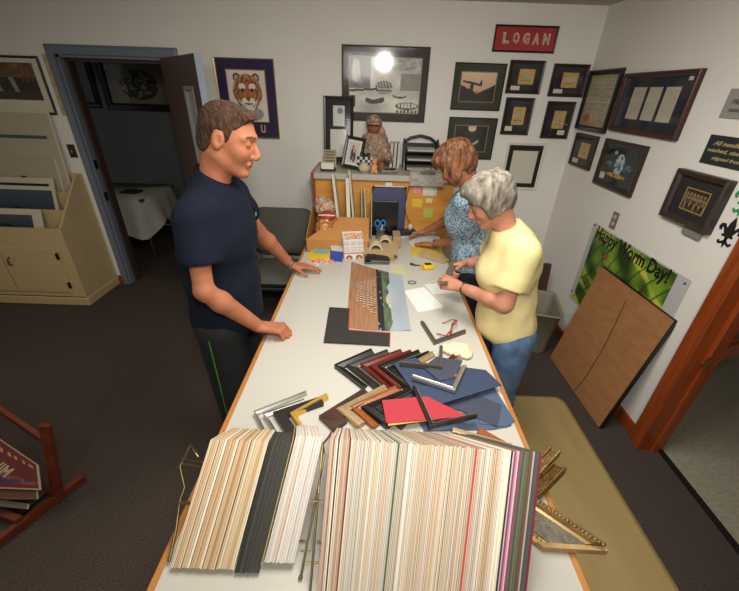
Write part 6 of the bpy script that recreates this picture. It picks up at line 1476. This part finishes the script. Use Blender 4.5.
for s_ in (-1, 1):
    g = G(); a = nk1+f1*.055+l1*s_*.012+V(0, 0, -.030); b = nk1+l1*s_*.062+V(0, 0, .012); c = nk1-f1*.03+l1*s_*.055+V(0, 0, .03); d = nk1+f1*.06+l1*s_*.055+V(0, 0, -.045)
    g.prism([a, d, b+f1*.02+l1*s_*.02-UZ*.02, c+l1*s_*.015-UZ*.01, c, b], .004, n=(f1*.5+UZ*.8+l1*s_*.4).normalized()); obj('collar', g, blouse, w1)
S = SDF((.56, 2.08, .03), (1.02, 2.62, .98), .006)
S.ell((.73, 2.33, .90), (.130, .17, .10), Rb, .05)
for o_ in (-.1, .1): hp = V(.735, 2.33, 0)+l1*o_; S.cap(hp+UZ*.87, hp+UZ*.48, .095, .072, .03).cap(hp+UZ*.48, hp+V(.02, 0, .07), .072, .062, .03)
S.plane((0, 0, .05), (0, 0, -1)); sdf_obj('trousers', S, mat('dark_trousers', '1b1f28', .85), w1, disp=wrinkle(.005, (8, 8, 5), 8))
shoes(w1, [((.79, 2.24, 0), (-.9, .4, 0)), ((.79, 2.44, 0), (-.9, .4, 0))], mat('dark_sneaker', '22242a', .6), None)
wd = (eL1-wL1).normalized(); c_ = wL1+wd*.02; a_ = wd.orthogonal().normalized(); b_ = wd.cross(a_)
g = G(); g.tube([c_+(a_*math.cos(q*PI/10)+b_*math.sin(q*PI/10))*.029 for q in range(20)], .0045, 8, closed=True); solo('bracelet', g, mat('watch_gold', '8a7448', .3, .9), 'gold watch bracelet on the writing woman’s near wrist', 'bracelet')
tp_ = (tips[0]); g = G(); g.tube([tp_+V(-.03, .0, -.035), tp_+V(.0, -.004, .005), tp_+V(.055, -.01, .075)], [.0015, .004, .004], 8); g.v = [(a, b, max(c, T+.0065)) for a, b, c in g.v]; solo('pen', g, mat('pen_dark_blue', '1f2b55', .3), 'dark pen in the writing woman’s right hand', 'pen')
# ------------------------------------------------------------------ light
def area(name, loc, target, size, power, col=(1, 1, 1), sy=None, spread=None):
    ld_ = bpy.data.lights.new(name, 'AREA'); ld_.energy = power; ld_.color = col; ld_.size = size
    if sy: ld_.shape = 'RECTANGLE'; ld_.size_y = sy
    else: ld_.shape = 'DISK'
    if spread: ld_.spread = spread
    o = bpy.data.objects.new(name, ld_); COL.objects.link(o); o.location = loc
    o.rotation_euler = (Vector(target)-Vector(loc)).to_track_quat('-Z', 'Y').to_euler(); return o
ld_ = bpy.data.lights.new('flash', 'SPOT'); ld_.energy = 112; ld_.spot_size = math.radians(125); ld_.spot_blend = 1; ld_.shadow_soft_size = .09; ld_.color = (1, .96, .89)
o = bpy.data.objects.new('flash', ld_); COL.objects.link(o); o.location = (.12, -.12, 2.36); o.rotation_euler = (V(.25, 2.9, 1.3)-o.location).to_track_quat('-Z', 'Y').to_euler()
area('fill_overhead', (.2, 1.2, 2.53), (.2, 1.2, 0), .6, 42, (1, .96, .9), sy=1.2)  # unseen fill light, added in place of ceiling bounce
area('fill_rear', (-.3, -1.2, 2.53), (0, 1, 0), .6, 30, (1, .95, .88), sy=1.2)  # fill added out of view behind the camera, lifts the background
area('fill_left', (-2.4, 1.0, 2.53), (-2.4, 1.0, 0), .6, 16, (1, .88, .72), sy=1.2)  # warm fill added to brighten the left wall and print bin
w = bpy.data.worlds.new('world'); SC.world = w; w.use_nodes = True; w.node_tree.nodes['Background'].inputs[0].default_value = (.9, .95, 1, 1); w.node_tree.nodes['Background'].inputs[1].default_value = .3
SC.view_settings.view_transform = 'Standard'; SC.view_settings.look = 'None'; SC.view_settings.gamma = 1; SC.view_settings.exposure = 0
SC.view_settings.use_curve_mapping = False
SC.cycles.max_bounces = 6; SC.cycles.transparent_max_bounces = 12
